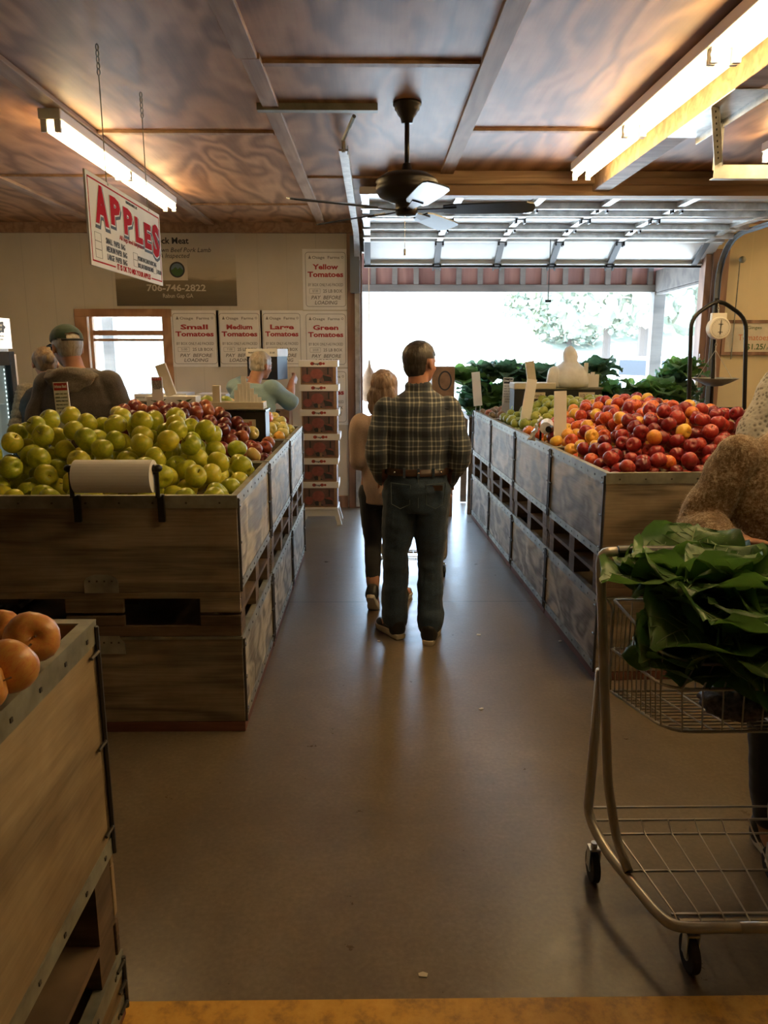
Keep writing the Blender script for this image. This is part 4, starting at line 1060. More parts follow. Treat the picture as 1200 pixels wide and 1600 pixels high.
price_tag(247, 589, 626, 5.02, .072, 'short red-headed tag behind the apple-printed carton', head=('Wolf River','red_ink'), lines=6, stakes=False)
price_tag(747, 581, 634, 7.55, .085, 'narrow blank white tag at the far end of the right row', tilt=-.10)
price_tag(791, 590, 656, 7.1, .095, 'tag with dark header and small print among the russet apples', head=('Grimes Gold','ink'), lines=7, tilt=.02)
price_tag(820, 592, 661, 6.15, .085, 'blank white tag leaning beside the lime-green apples', tilt=.13)
price_tag(875, 611, 697, 5.05, .085, 'wide blank white tag at the rim before the orange apples', tilt=-.04)

# left black bag box with its white tray, tickets and post
def Px(px, Y): return P(px, 600, Y).x
x0, x1 = Px(226, 5.08), Px(413, 5.08)
t = thing('bag_box', 'black bag box with a label reading Small among the dark red apples', 'box', ((x0+x1)/2, 5.17, ZT))
MB().box(x0, x1, 5.08, 5.27, ZT-.06, 1.325).build('carcass', mt['black'], t, bevel=.004)
MB().box(x0-.0, x1+.005, 5.075, 5.285, 1.325, 1.337).build('rim', mt['black_gloss'], t)
M = plane_mat((Px(367,5.08), 5.079, 1.225), (1,0,0), (0,0,1))
lb = MB().prism([(0,0),(.128,0),(.128,.05),(0,.05)], 0, .002, M).build('paper_label', mt['cream'], t)
text_mesh([('Small', .027, .062, .011, {'z':.003,'bold':.03})], M).build('lettering', mt['red_ink'], lb)
M = plane_mat((Px(372,5.08), 5.079, 1.175), (1,0,0), (0,0,1))
lb = MB().prism([(0,0),(.10,0),(.10,.034),(0,.034)], 0, .002, M).build('paper_label', mt['cream'], t)
text_mesh([('1/4 Peck Bag', .011, .05, .011, {'z':.003})], M).build('lettering', mt['ink'], lb)
a0, a1 = Px(225, 5.06), Px(303, 5.06)
t = thing('printed_carton', 'white carton printed with red apples on top of the black bag box', 'box', ((a0+a1)/2, 5.14, 1.338))
MB().box(a0, a1, 5.09, 5.24, 1.338, 1.425).build('carton', mt['white_card'], t, bevel=.003)
M = plane_mat((a0, 5.0895, 1.338), (1,0,0), (0,0,1)); s = MB(); s2 = MB(); wa = a1-a0
for xx in (.24, .76):
    s.prism([(wa*xx+.042*math.cos(a_)*(1-.12*math.cos(2*a_)), .026+.026*math.sin(a_)) for a_ in np.linspace(0, 2*PI, 19)[:-1]], 0, .0008, M)
    s2.prism([(wa*xx-.05,.062),(wa*xx-.02,.064),(wa*xx,.050),(wa*xx-.025,.052)], .0008, .0014, M); s2.prism([(wa*xx+.055,.072),(wa*xx+.02,.064),(wa*xx,.050),(wa*xx+.03,.052)], .0008, .0014, M)
s.build('apple_print', mt['red_ink'], t); s2.build('leaf_print', mt['leafgreen'], t)
a = P(258, 626, 5.05)
t = thing('wooden_post', 'leaning cream post standing on the apple-printed carton', 'post', (a.x, 5.05, 1.426))
MB().bar((a.x+.02, 5.15, 1.427), (a.x-.045, 5.15, 1.63), .07, .03, (0,1,0)).build('shaft', mt['cream'], t, bevel=.003)
b0, b1 = Px(318, 5.15), Px(412, 5.15)
t = thing('ticket_tray', 'cream tray on the black bag box holding upright paper tickets', 'tray', ((b0+b1)/2, 5.17, 1.338))
MB().box(b0, b1, 5.10, 5.26, 1.338, 1.352).box(b0, b1, 5.10, 5.112, 1.352, 1.385).box(b0, b0+.012, 5.112, 5.26, 1.352, 1.385).box(b1-.012, b1, 5.112, 5.26, 1.352, 1.385).box(b0+.012, b1-.012, 5.248, 5.26, 1.352, 1.385).build('tray', mt['cream'], t, bevel=.002)
rg = random.Random(3)
for k in range(7):
    xa = Px(364, 5.1)+k*.022; hh = [.11,.15,.20,.16,.12,.08,.06][k]
    tag(MB().box(xa, xa+.035, 5.125+k*.012, 5.131+k*.012, 1.353, 1.353+hh).build('paper_ticket', mt['white_card']), 'cream paper ticket standing in the tray on the black bag box', 'ticket', 'paper tickets in the cream tray')
xa = Px(338, 5.15)
tag(MB().box(xa-.025, xa+.025, 5.13, 5.17, 1.353, 1.353+.14).build('wooden_post', mt['cream'], bevel=.003), 'short upright cream post in the ticket tray', 'post')
for k, xa in enumerate((308, 323, 352)):
    p_ = P(xa, 627, 5.32)
    me_ = D.objects.new('green_apple', apple_mesh('green_apple', mt['ap_lime'], 70+k)); C.objects.link(me_); me_.location = (p_.x, 5.34, 1.1+.27); me_.scale = (.095,)*3; me_.rotation_euler = (k, .5, 0)
    tag(me_, ['green apple left of the short cream post', 'green apple in the middle, behind the short cream post', 'green apple behind the paper tickets'][k], 'apple')
rs = thing('riser_box', 'dark riser carrying three green apples behind the bag box', 'riser', (Px(330,5.34), 5.34, 1.1))
MB().box(Px(300,5.34), Px(360,5.34), 5.29, 5.375, ZT+.004, 1.322).build('carcass', mt['black'], rs)

# paper bag roll on black brackets, left front bin
t = thing('bag_roll_holder', 'pair of black brackets on the left bin holding a roll', 'holder', (-1.3, 3.25, 1.1))
ra, rb_ = P(108, 735, 3.2), P(243, 735, 3.2)
for x_ in (ra.x, rb_.x):
    pa = MB().box(x_-.014, x_+.014, 3.243, 3.2645, P(108,820,3.2).z, 1.118).box(x_-.010, x_+.010, 3.205, 3.2645, 1.112, 1.12)
    pa.tube(round_path([(x_, 3.21, 1.112), (x_, 3.21, 1.235), (x_, 3.21, 1.245)]), .010, 8); pa.ell((x_, 3.21, 1.238), (.026,.026,.018))
    pa.build('bracket', mt['black_metal'], t, bevel=.002)
MB().cyl((ra.x, 3.21, 1.218), (rb_.x, 3.21, 1.218), .007, n=8).build('spindle', mt['black_metal'], t)
tag(MB().tube([(ra.x+.022, 3.21, 1.204), (ra.x+.023,3.21,1.204), (rb_.x-.012, 3.21, 1.204)], [.066,.070,.070], 32).build('bag_roll', mt['white_paper'], smooth=False), 'white roll of produce bags between the black brackets', 'roll')
# roll on the right row, seen from its end
p = P(853, 668, 5.2)
t = thing('bag_roll_holder', 'single black bracket on the right row with a white roll', 'holder', (p.x, p.y, p.z))
MB().tube(round_path([(p.x-.035, 5.2, 1.05), (p.x-.035, 5.2, p.z), (p.x, 5.2, p.z)], .03), .008, 8).cyl((p.x-.0,5.12,p.z-.005),(p.x+.03,5.16,p.z-.005), .022, n=14).build('bracket', mt['black_metal'], t)
s = MB().tube([(p.x-.01, 5.16, p.z), (p.x+.02, 5.26, p.z), (p.x+.05,5.4,p.z)], [.040,.045,.045], 18)
tag(s.build('bag_roll', mt['plastic_bag'], smooth=False), 'small roll of clear bags on the right row bracket', 'roll')
s = MB(); vs = []; fs = []
for j in range(9):
    for i in range(6):
        u_, v_ = i/5, j/8; vs.append((p.x-.035-.09*v_**.7+.10*u_*v_*(1-v_*.5)+.01*math.sin(j*2+i), 5.17+.05*u_+.015*math.sin(i*2+j), p.z+.055-.13*v_-.02*u_+.05*u_*(1-v_)))
for j in range(8):
    for i in range(5): fs.append((j*6+i, j*6+i+1, (j+1)*6+i+1, (j+1)*6+i))
s.add(vs, fs); o = s.build('loose_bag', mt['plastic_bag'], smooth=True); q = o.modifiers.new('th', 'SOLIDIFY'); q.thickness = .003
tag(o, 'clear bag pulled loose and hanging from the right roll', 'bag')

# right black tray, posts, tickets and the draped bags
YT = 6.72
x0, x1 = Px(804, YT), Px(941, YT)
t = thing('bag_box', 'black bag box with cream rim behind the lime-green apples', 'box', ((x0+x1)/2, YT+.12, 1.1))
MB().box(x0, x1, YT, YT+.22, 1.06, 1.385).build('carcass', mt['black'], t)
MB().box(x0-.005, x0+.36, YT-.012, YT+.23, 1.386, 1.44).build('rim', mt['cream'], t, bevel=.008)
MB().box(x0+.36, x1+.01, YT-.005, YT+.23, 1.386, 1.40).build('lid', mt['zinc_dull'], t)
for (px_, w_, s_) in ((831,.12,'Larger Bag'),(905,.14,'1/2 Peck')):
    M = plane_mat((Px(px_, YT), YT-.001, 1.305), (1,0,0), (0,0,1))
    lb = MB().prism([(0,0),(w_,0),(w_,.055),(0,.055)], 0, .002, M).build('paper_label', mt['cream'], t)
    text_mesh([(s_, .022, w_/2, .017, {'z':.003,'w':w_*.8})], M).build('lettering', mt['ink'], lb)
pa = P(832, 606, YT)
tag(MB().bar((pa.x+.01, YT+.08, 1.441), (pa.x-.02, YT+.08, P(832,565,YT).z), .075, .03, (0,1,0)).build('wooden_post', mt['cream'], bevel=.003), 'cream post standing on the right black bag box', 'post')
for k in range(6):
    xa = Px(913, YT)+k*.024; hh = [.21,.12,.11,.13,.10,.11][k]
    tag(MB().box(xa, xa+.035, YT+.03+k*.014, YT+.036+k*.014, 1.401, 1.401+hh).build('paper_ticket', mt['white_card']), 'white paper ticket standing on the right black bag box', 'ticket', 'paper tickets on the right bag box')
# draped pile of white plastic bags
s = MB(); c_ = P(893, 610, YT+.1); bz = 1.402
s.lathe([(.0,.0),(.155,.0),(.165,.05),(.155,.12),(.12,.17),(.085,.20),(.070,.225),(.072,.26),(.060,.30),(.035,.335),(.008,.355),(0,.355)], (c_.x-.01, YT+.12, bz), 30)
o_ = []
for (x_, y_, z_) in s.v:
    nn = noise.noise(V((x_*9, y_*9, z_*5)))*.022+noise.noise(V((x_*30, y_*30, z_*12)))*.008; dx, dy = x_-(c_.x-.01), y_-(YT+.12); L = math.hypot(dx, dy)+1e-5
    o_.append((x_+dx/L*nn-.02*max(0,z_-bz)*2, min(y_+dy/L*nn*.6, YT+.27), z_))
s.v = o_
tag(s.build('plastic_bags', mt['plastic_bag'], smooth=True), 'peaked bundle of white plastic bags on the right black bag box', 'bag')
s = MB(); c2 = P(871, 600, YT-.08)
s.lathe([(.0,.0),(.05,.0),(.058,.05),(.055,.12),(.04,.16),(.015,.18),(0,.18)], (c2.x, YT+.06, bz), 20)
s.v = [(x_+.012*math.sin(z_*60), y_+.01*math.sin(x_*90), z_) for x_, y_, z_ in s.v]
tag(s.build('plastic_bags', mt['plastic_bag'], smooth=True), 'small white bag bundle against the larger peaked one', 'bag')

# ================================================================== hanging scale on its frame
sy = 5.35
t = thing('scale_stand', 'black pipe frame stand rising behind the red apples', 'stand', (Px(1117, sy), sy, 0))
bl, br, tp = P(1076, 639, sy), P(1163, 639, sy), P(1123, 467, sy)
s = MB().tube(round_path([bl, P(1080, 496, sy), tp+V((0,0,0)), P(1166, 497, sy), br], .08), .014, 10); s.build('frame', mt['black_metal'], t)
MB().cyl(bl, br, .012, n=8).build('cross_bar', mt['black_metal'], t)
cxs = Px(1114, sy); MB().cyl((cxs, sy, 0), (cxs, sy, bl.z), .014, n=8).cyl((cxs,sy,0),(cxs,sy,.012), .17, n=24).build('post', mt['black_metal'], t)
MB().cyl(P(1120,466,sy+.02), (cxs+.01, sy+.02, bl.z), .012, n=8).build('rear_post', mt['black_metal'], t)
# scale
c_ = P(1121, 513, sy-.03); t = thing('hanging_scale', 'white dial scale hanging by a chain from the black frame', 'scale', tuple(c_))
MB().cyl(c_+V((0,.02,0)), c_+V((0,-.045,0)), .073, n=36).build('dial_housing', mt['white'], t, bevel=.006)
MB().box(c_.x-.05, c_.x+.05, c_.y-.02, c_.y+.02, c_.z+.03, c_.z+.10).build('bracket', mt['white'], t, bevel=.004)
s = MB(); fy = c_.y-.046
Mx = plane_mat((c_.x, fy, c_.z), (1,0,0), (0,0,1))
ring(s, [(.060*math.cos(k*PI/16), .060*math.sin(k*PI/16)) for k in range(32)], [(.0585*math.cos(k*PI/16), .0585*math.sin(k*PI/16)) for k in range(32)], Mx, 0, .001)
for k in range(24):
    a_ = k*PI/12; s.prism([(.050*math.cos(a_)-.0006,.050*math.sin(a_)),(.056*math.cos(a_)-.0006,.056*math.sin(a_)),(.056*math.cos(a_)+.0012,.056*math.sin(a_)+.0008),(.050*math.cos(a_)+.0012,.050*math.sin(a_)+.0008)], 0, .001, Mx)
s.build('dial_mark', mt['faded_ink'], t)
s = MB().prism([(-.003,-.04),(.003,-.04),(.0015,.052),(-.0015,.052)], .002, .004, Mx).prism([(-.016,.024),(.016,.024),(.016,.028),(-.016,.028)], .001, .003, Mx).prism([(-.016,-.028),(.016,-.028),(.016,-.024),(-.016,-.024)], .001, .003, Mx); s.build('needle', mt['ink'], t)
def chain(a, b2, nm, par, r_=.006, m_='galv'):
    a, b2 = V(a), V(b2); n = max(2, int((b2-a).length/.022)); s = MB(); d = (b2-a).normalized(); sd = d.cross(V((0,1,0))).normalized(); ot = d.cross(sd)
    for k in range(n):
        c2_ = a.lerp(b2, (k+.5)/n); w1 = sd if k % 2 else ot
        s.tube([c2_+d*.014*math.cos(q_)+w1*r_*math.sin(q_) for q_ in np.linspace(0, 2*PI, 9)[:-1]], .0018, 5, closed=True)
    return s.build(nm, mt[m_], par)
chain((c_.x, c_.y, c_.z+.10), (c_.x, sy, tp.z-.01), 'top_chain', t)
pc = P(1118, 590, sy-.03); pn = P(1117, 592, sy-.03)
knot = P(1118, 547, sy-.03); chain((c_.x, c_.y, c_.z-.073), knot, 'pan_chain', t)
s = MB()
for k in range(3):
    a_ = k*2.094+.15; s.cyl(knot, (pn.x+.13*math.cos(a_), pn.y+.13*math.sin(a_), pn.z), .0022, n=5)
s.build('pan_wire', mt['galv'], t)
MB().lathe([(0,-.052),(.05,-.047),(.10,-.025),(.152,.002),(.156,.006),(.152,.006),(.10,-.019),(.05,-.041),(0,-.046)], pn, 32).build('pan', mt['zinc_dull'], t, smooth=True)
# price sheets pinned beside the jamb
for k, (xa, xb, ya, yb_, lab) in enumerate([(1084,1095,553,612,'white pinned sheet behind the left pipe of the scale frame'), (1083,1096,612,650,'lower white price sheet by the door jamb behind the frame')]):
    a, b2 = P(xa, yb_, 8.0), P(xb, ya, 8.0)
    s = MB().hexa([(a.x,8.0,a.z),(b2.x,8.01,a.z+.03),(b2.x,8.016,a.z+.03),(a.x,8.006,a.z),(a.x+.03,8.0,b2.z),(b2.x-.01,8.01,b2.z),(b2.x-.01,8.016,b2.z),(a.x+.03,8.006,b2.z)])
    tag(s.build('price_sheet', mt['white_paper']), lab, 'sheet')

# ================================================================== COLLARDS
def leaf_mat(nm, dark, light, vein):
    m, ns, ls, b = nt(nm)
    f = noi(ns, ls, coords(ns, ls, (1,1,1), True), 7, 4, .6)
    ls.new(ramp(ns, ls, f, [(.3, dark), (.7, light)]), b.inputs['Base Color']); b.inputs['Roughness'].default_value = .42
    bump(ns, ls, noi(ns, ls, coords(ns, ls), 45, 3), b, .35, .006)
    tr = ns.new('ShaderNodeBsdfTranslucent'); tr.inputs[0].default_value = (light[0]*1.3, light[1]*1.5, light[2], 1)
    mx = ns.new('ShaderNodeMixShader'); mx.inputs[0].default_value = .25
    out = ns['Material Output']; ls.new(b.outputs[0], mx.inputs[1]); ls.new(tr.outputs[0], mx.inputs[2]); ls.new(mx.outputs[0], out.inputs[0])
    return m
mt['collard'] = leaf_mat('collard_leaf', (.04,.11,.032), (.13,.25,.075), None)
mt['collard_blue'] = leaf_mat('collard_leaf_bluish', (.035,.085,.06), (.10,.18,.12), None)
mt['vein'] = plain('leaf_vein', (.22,.32,.13), .5)
def leaf(mb, base, d, up, L, W, curl=.8, ruf=.02, seed=0, n=12, k=6):
    r = random.Random(seed); d = V(d).normalized(); up = V(up); sd = d.cross(up).normalized(); up = sd.cross(d)
    pos = V(base); ang = 0; vs = []; mid = []; ph = r.uniform(0, 6); nodes = []
    for i in range(n+1):
        t_ = i/n; a = curl*t_*t_*1.4
        dd = d*math.cos(a)-up*math.sin(a); uu = up*math.cos(a)+d*math.sin(a)
        if i: pos = pos+dd*(L/n)
        w_ = W*(.10 if t_ < .10 else max(0, math.sin(PI*min(.985, max(0,(t_-.07)/.93))**.85))**.5)
        w_ = max(w_, W*.06); mid.append(pos+uu*.001)
        for j in range(-k, k+1):
            q = j/k
            h_ = .28*w_*q*q + ruf*abs(q)**2*math.sin(t_*13+ph+(2.1 if q > 0 else 0))*1.3 + ruf*.35*math.sin(9*q+t_*11+ph)
            vs.append(pos+sd*w_*q+uu*h_+dd*ruf*.5*abs(q)**3*math.sin(t_*15+ph)-dd*(L*.10*q*q*(1 if t_ > .5 else 0)*t_))
    m_ = 2*k+1; fs = []
    for i in range(n):
        for j in range(m_-1): fs.append((i*m_+j, i*m_+j+1, (i+1)*m_+j+1, (i+1)*m_+j))
    mb.add(vs, fs, 0)
    up0 = [p_+up*.002 for p_ in mid]
    mb.tube(up0, [max(.0015, L*.018*(1-i/len(mid))) for i in range(len(mid))], 5, m=1)
    # side veins
    for i in range(2, n-1):
        for sg in (-1, 1):
            p0_ = vs[i*m_+k]; jj = min(n, i+1); p1_ = vs[jj*m_+k+sg*int(k*.45)]; p2_ = vs[min(n, i+2)*m_+k+sg*int(k*.8)] if i+2 <= n else p1_
            mb.tube([V(p0_), V(p1_), V(p2_)], [L*.005, L*.004, L*.002], 4, m=1)
def collard(nm, c, size, nleaf, label, seed, mat_='collard', group=None, spread=1.0, lean=(0,0,1), wide=1.0):
    r = random.Random(seed); mb = MB(); lean = V(lean).normalized()
    for k in range(nleaf):
        a = k*2.39996+r.uniform(-.3,.3); el = (1-(k+.5)/nleaf)   # outer leaves lower
        th = (.25+1.15*el)*spread
        h_ = V((math.cos(a), math.sin(a), 0))
        d = (lean*math.cos(th)+h_*math.sin(th)).normalized()
        L = size*r.uniform(.8,1.1); leaf(mb, V(c)+h_*size*.05, d, (lean*math.sin(th)-h_*math.cos(th)) if False else (h_*-math.cos(th)+lean*math.sin(th)), L, L*wide*r.uniform(.42,.52), r.uniform(.4,1.2), size*.065, r.random()*1e6)
    t = mb.build(nm, [mt[mat_], mt['vein']], smooth=True)
    return tag(t, label, 'greens', group)
# displays in and beyond the doorway
for (xa, xb, lab, yy) in ((.98, 2.0, 'dark crate table under the left collard heap', 7.98), (2.25, 3.35, 'dark crate table under the right collard heap', 7.45)):
    t = thing('display_table', lab, 'table', ((xa+xb)/2, yy+.4, 0))
    MB().box(xa, xb, yy, yy+.8, 1.0, 1.04).build('tabletop', mt['pallet_wood'], t)
    MB().box(xa, xb, yy, yy+.02, .55, 1.0).build('apron', mt['pallet_wood'], t)
    for (x_, y_) in ((xa+.04,yy+.05),(xb-.04,yy+.05),(xa+.04,yy+.75),(xb-.04,yy+.75)): MB().box(x_-.035, x_+.035, y_-.03, y_+.03, 0, 1.0).build('leg', mt['pallet_wood'], t)
rg = random.Random(21)
k = 0
lay = [(726,585),(745,600),(760,577),(775,610),(790,572),(805,600),(822,582),(845,580),(735,625),(765,630),(800,630),(850,605)]
pos_w = ['by the brown panel', 'at the front left of the heap', 'near the narrow blank tag', 'above the russet apples', 'at the top of the left heap', 'behind the dark-headed tag', 'left of the cream post', 'right of the cream post', 'lowest at the left end', 'low behind the russet apples', 'low behind the leaning tag', 'between the cream post and the bag bundle']
for i, (px_, py_) in enumerate(lay):
    p = P(px_, py_+16, 8.1+.35*rg.random())
    p.z = max(p.z, 1.06)
    collard('collard_greens', p, .27, 12, 'dark collard bunch in the left heap, %s' % pos_w[i], 100+i, 'collard_blue' if i % 3 else 'collard', 'collard bunches in the left heap')
lay = [(930,575),(918,600),(948,612),(972,622),(1000,612),(1030,608),(1052,592),(1066,575),(1040,630),(1065,615),(985,635),(945,632)]
pos_w = ['topmost beside the bag bundle', 'directly behind the paper tickets', 'right of the paper tickets', 'in the dip of the heap', 'below the porch post on the left', 'below the porch post on the right', 'left of the highest one', 'highest beside the scale frame', 'low behind the red apples', 'lowest beside the scale frame', 'low in the middle', 'low behind the orange apples']
for i, (px_, py_) in enumerate(lay):
    p = P(px_, py_+12, 7.55+.3*rg.random()); p.z = max(p.z, 1.06)
    collard('collard_greens', p, .27, 12, 'collard bunch in the right heap, %s' % pos_w[i], 200+i, 'collard' if i % 3 else 'collard_blue', 'collard bunches in the right heap')
# brown panel with round hole behind the man
a, b2 = P(682, 640, 7.9), P(711, 573, 7.9)
t = thing('brown_carton', 'tall brown carton standing behind the plaid-shirted man', 'box', ((a.x+b2.x)/2, 8.0, 0))
MB().box(a.x-.05, b2.x, 7.9, 8.2, 0, b2.z).build('carton', mt['cardboard'], t, bevel=.004)
s = MB(); M = plane_mat((b2.x-.10, 7.899, b2.z-.14), (1,0,0), (0,0,1)); ring(s, [(.07*math.cos(k_*PI/10), .1*math.sin(k_*PI/10)) for k_ in range(20)], [(.055*math.cos(k_*PI/10), .085*math.sin(k_*PI/10)) for k_ in range(20)], M, 0, .001); s.build('printed_ring', mt['ink'], t)
# hanging sack outside the left jamb
s = MB().lathe([(0,-.28),(.07,-.27),(.10,-.18),(.095,-.05),(.06,.05),(.02,.12),(.008,.2),(0,.2)], P(577, 590, 9.0), 18)
s.cyl(P(577,575,9.0), (P(577,575,9.0).x, 9.0, 3.36), .006, n=6)
tag(s.build('hanging_sack', mt['cardboard'], smooth=True), 'pale sack hanging outside beside the left door jamb', 'sack')

# ================================================================== CARTS
def make_cart(loc, rz, label):
    """flat-bed cart; local +y is the handle end"""
    t = thing('shopping_cart', label, 'cart', loc, rz)
    B = lambda mb, nm, m_='cart_steel', par=t, **k: mb.build(nm, mt[m_], par, world=False, **k)
    # handle and uprights
    for sg in (-1, 1):
        p = round_path([(sg*.295, .20, 1.135), (sg*.345, .20, 1.133), (sg*.335, .195, 1.0), (sg*.295, .14, .40), (sg*.262, .12, .215), (sg*.247, .04, .165)], .05)
        B(MB().tube(p, .0145, 10), 'upright', smooth=True)
        B(MB().cyl((sg*.248, .045, .167), (sg*.2465, .0385, .163), .0125, n=10), 'tube_end', 'black')
        p = round_path([(sg*.305, .25, .735), (sg*.31, .27, .30), (sg*.31, .28, .20), (sg*.28, .16, .15), (sg*.205, -.13, .14), (sg*.17, -.165, .14), (sg*.0, -.165, .14)], .07)
        B(MB().tube(p, .016, 10), 'base_tube', smooth=True)
    B(MB().cyl((-.292, .20, 1.135), (.292, .20, 1.135), .0175, n=14), 'handle_grip', 'black')
    w_ = .0032
    # basket rims and wires
    def corners(z_r, z_f, ins=0):
        return [V((-.44+ins, .20, z_r)), V((-.42+ins, .02, (z_r+z_f)/2+.0)), V((-.38+ins, -.16, z_f)), V((.38-ins, -.16, z_f)), V((.42-ins, .02, (z_r+z_f)/2)), V((.44-ins, .20, z_r))]
    T = [V((-0.295,.19,.985)), V((-0.260,-.12,.94)), V((-0.190,-.165,.93)), V((0.190,-.165,.93)), V((0.260,-.12,.94)), V((0.295,.19,.985))]
    Md = [V((-0.295,.19,.83)), V((-0.260,-.12,.855)), V((-0.220,-.165,.86)), V((0.220,-.165,.86)), V((0.260,-.12,.855)), V((0.295,.19,.83))]
    Bt = [V((-0.290,.19,.69)), V((-0.250,-.12,.735)), V((-0.210,-.165,.74)), V((0.210,-.165,.74)), V((0.250,-.12,.735)), V((0.290,.19,.69))]
    bs = MB()
    for Q, r_ in ((T,.0048),(Md,.0045),(Bt,.0045)): bs.tube(round_path(Q+[Q[0]], .03) , r_, 7)
    rim = B(bs, 'basket_rim', smooth=True)
    s = MB()
    def between(Qa, Qb, i, j, n, lo=0):
        for k in range(lo, n+1):
            u_ = k/n; a = Qa[i].lerp(Qa[j], u_); b2 = Qb[i].lerp(Qb[j], u_); s.cyl(a, b2, .0022, n=5)
    for (i, j, n) in ((0,1,11),(2,3,8),(4,5,11),(5,0,11)):
        between(T, Md, i, j, n); between(Md, Bt, i, j, n)
    B(s, 'basket_wire')
    s = MB()
    for k in range(1, 13):
        u_ = k/13; y_ = .19-.35*u_; z_ = .69+.05*u_; h_ = .29-.08*u_; s.cyl((-h_, y_, z_-.004), (h_, y_, z_-.004), .0022, n=5)
    for k in range(7):
        u_ = (k+.5)/7; s.cyl((-.29+.58*u_, .19, .688), (-.21+.42*u_, -.165, .738), .0025, n=5)
    B(s, 'basket_floor')
    for sg in (-1, 1): B(MB().tube(round_path([(sg*.335,.195,1.0),(sg*.30,.19,.97),(sg*.295,.19,.69),(sg*.32,.18,.70)], .03), .004, 7), 'basket_bracket')
    # base wires
    s = MB()
    for (y_, z_) in ((.30,.215),(.265,.19),(.225,.165),(.06,.152)): hx = .305 if y_ > .2 else .235; s.cyl((-hx, y_, z_), (hx, y_, z_), .004, n=6)
    s.cyl((-.18,-.13,.155),(.18,-.13,.155), .004, n=6)
    for k in range(6):
        x_ = -.225+.09*k; xf = x_*.76; s.tube(round_path([(x_, .265, .193), (x_, .225, .168), (xf, -.13, .158), (xf, -.16, .148)], .02), .003, 6)
    B(s, 'base_rack')
    s = MB().box(-.16, .16, -.15, -.115, .135, .150); B(s, 'front_plate')
    # casters
    for (x_, y_, sg) in ((-.30,.22,-1),(.30,.22,1),(-.13,-.16,-1),(.13,-.16,1)):
        w2 = B(MB().cyl((x_-.012, y_, .054), (x_+.012, y_, .054), .054, n=24), 'wheel', 'rubber', bevel=.004)
        w2_h = MB().cyl((x_-.0135, y_, .054), (x_+.0135, y_, .054), .02, n=14).build('hub', mt['galv'], w2, world=False)
        s = MB().box(x_-.018, x_-.015, y_-.018, y_+.018, .05, .12).box(x_+.015, x_+.018, y_-.018, y_+.018, .05, .12).box(x_-.018, x_+.018, y_-.018, y_+.018, .117, .123).cyl((x_, y_, .12), (x_, y_, .14), .011, n=10)
        B(s, 'caster_fork', 'galv')
    return t
make_cart((1.02, 2.02, 0), 0, 'worn steel shopping cart loaded with collards in the lower right')
make_cart((.275, 5.9, 0), PI, 'shopping cart pushed ahead of the couple, seen between their legs').scale = (.85,.85,.85)

# collards piled in the near cart
gl = [((.90,2.13,1.0),.26,(-.05,-.0,1),14,'large collard bunch fanned up at the cart handle end'),
      ((1.00,2.00,.93),.29,(-.05,-.25,.9),15,'dark collard bunch spilling over the cart rim'),
      ((.87,1.99,.89),.21,(-.30,-.45,.6),12,'ruffled collard bunch at the left end of the cart basket'),
      ((1.12,2.03,.93),.28,(.1,-.2,.95),14,'broad collard bunch in front of the woman in the fuzzy sweater'),
      ((1.24,2.05,.93),.26,(.25,-.1,.9),13,'bright collard bunch at the right edge by her hand'),
      ((1.08,1.96,.90),.24,(.1,-.6,.35),12,'lower collard bunch pressed against the cart wires'),
      ((1.16,1.97,.84),.20,(.2,-.8,.1),11,'lowest collard bunch hanging by the basket front'),
      ((.95,2.08,1.00),.26,(0,-.05,1),12,'pale-veined collard bunch on top of the cart load')]
gl.append(((1.02,1.93,.93),.21,(-.05,-.6,.5),11,'collard bunch drooping over the middle of the cart front'))
for i, (c_, s_, ln, n_, lab) in enumerate(gl):
    collard('collard_greens', c_, s_, n_, lab, 300+i, 'collard', 'collards in the near cart', spread=.85, lean=ln, wide=1.28)
# speckled bundle lying in the basket
s = MB().ell((1.0, 1.96, .775), (.10,.08,.045), n=40, k=24)
s.v = [(V(v)+(V(v)-V((1.0,1.96,.775))).normalized()*noise.noise(V(v)*60)*.014)[:] for v in s.v]
tag(s.build('knobbly_squash', plain('speckled', (.13,.11,.12), .6, 0, 70, .45), smooth=True), 'dark speckled knobbly bundle on the cart basket floor', 'squash')
# scraps on the floor
for i, (px_, py_) in enumerate([(661,1524),(875,1002),(592,1002),(748,992),(752,1108)]):
    d_ = None
    F_ = _F + _R*((px_-600)/1200) + _U*((800-py_)/1200); tt = -CAMH/F_.z; q = V((0,0,CAMH))+F_*tt
    s = MB().prism([(-.012,-.006),(.010,-.009),(.014,.004),(.0,.010),(-.013,.005)], .0005, .0035, Matrix.Translation((q.x, q.y, 0)) @ Matrix.Rotation(i, 4, 'Z'))
    tag(s.build('paper_scrap', mt['cream']), ['paper scrap on the bare floor near the yellow line', 'paper scrap on the floor beside the right bins', 'tiny scrap on the floor behind the woman', 'tiny scrap right of the man with plaid shirt', 'small scrap on the floor midway to the yellow line'][i], 'scrap')

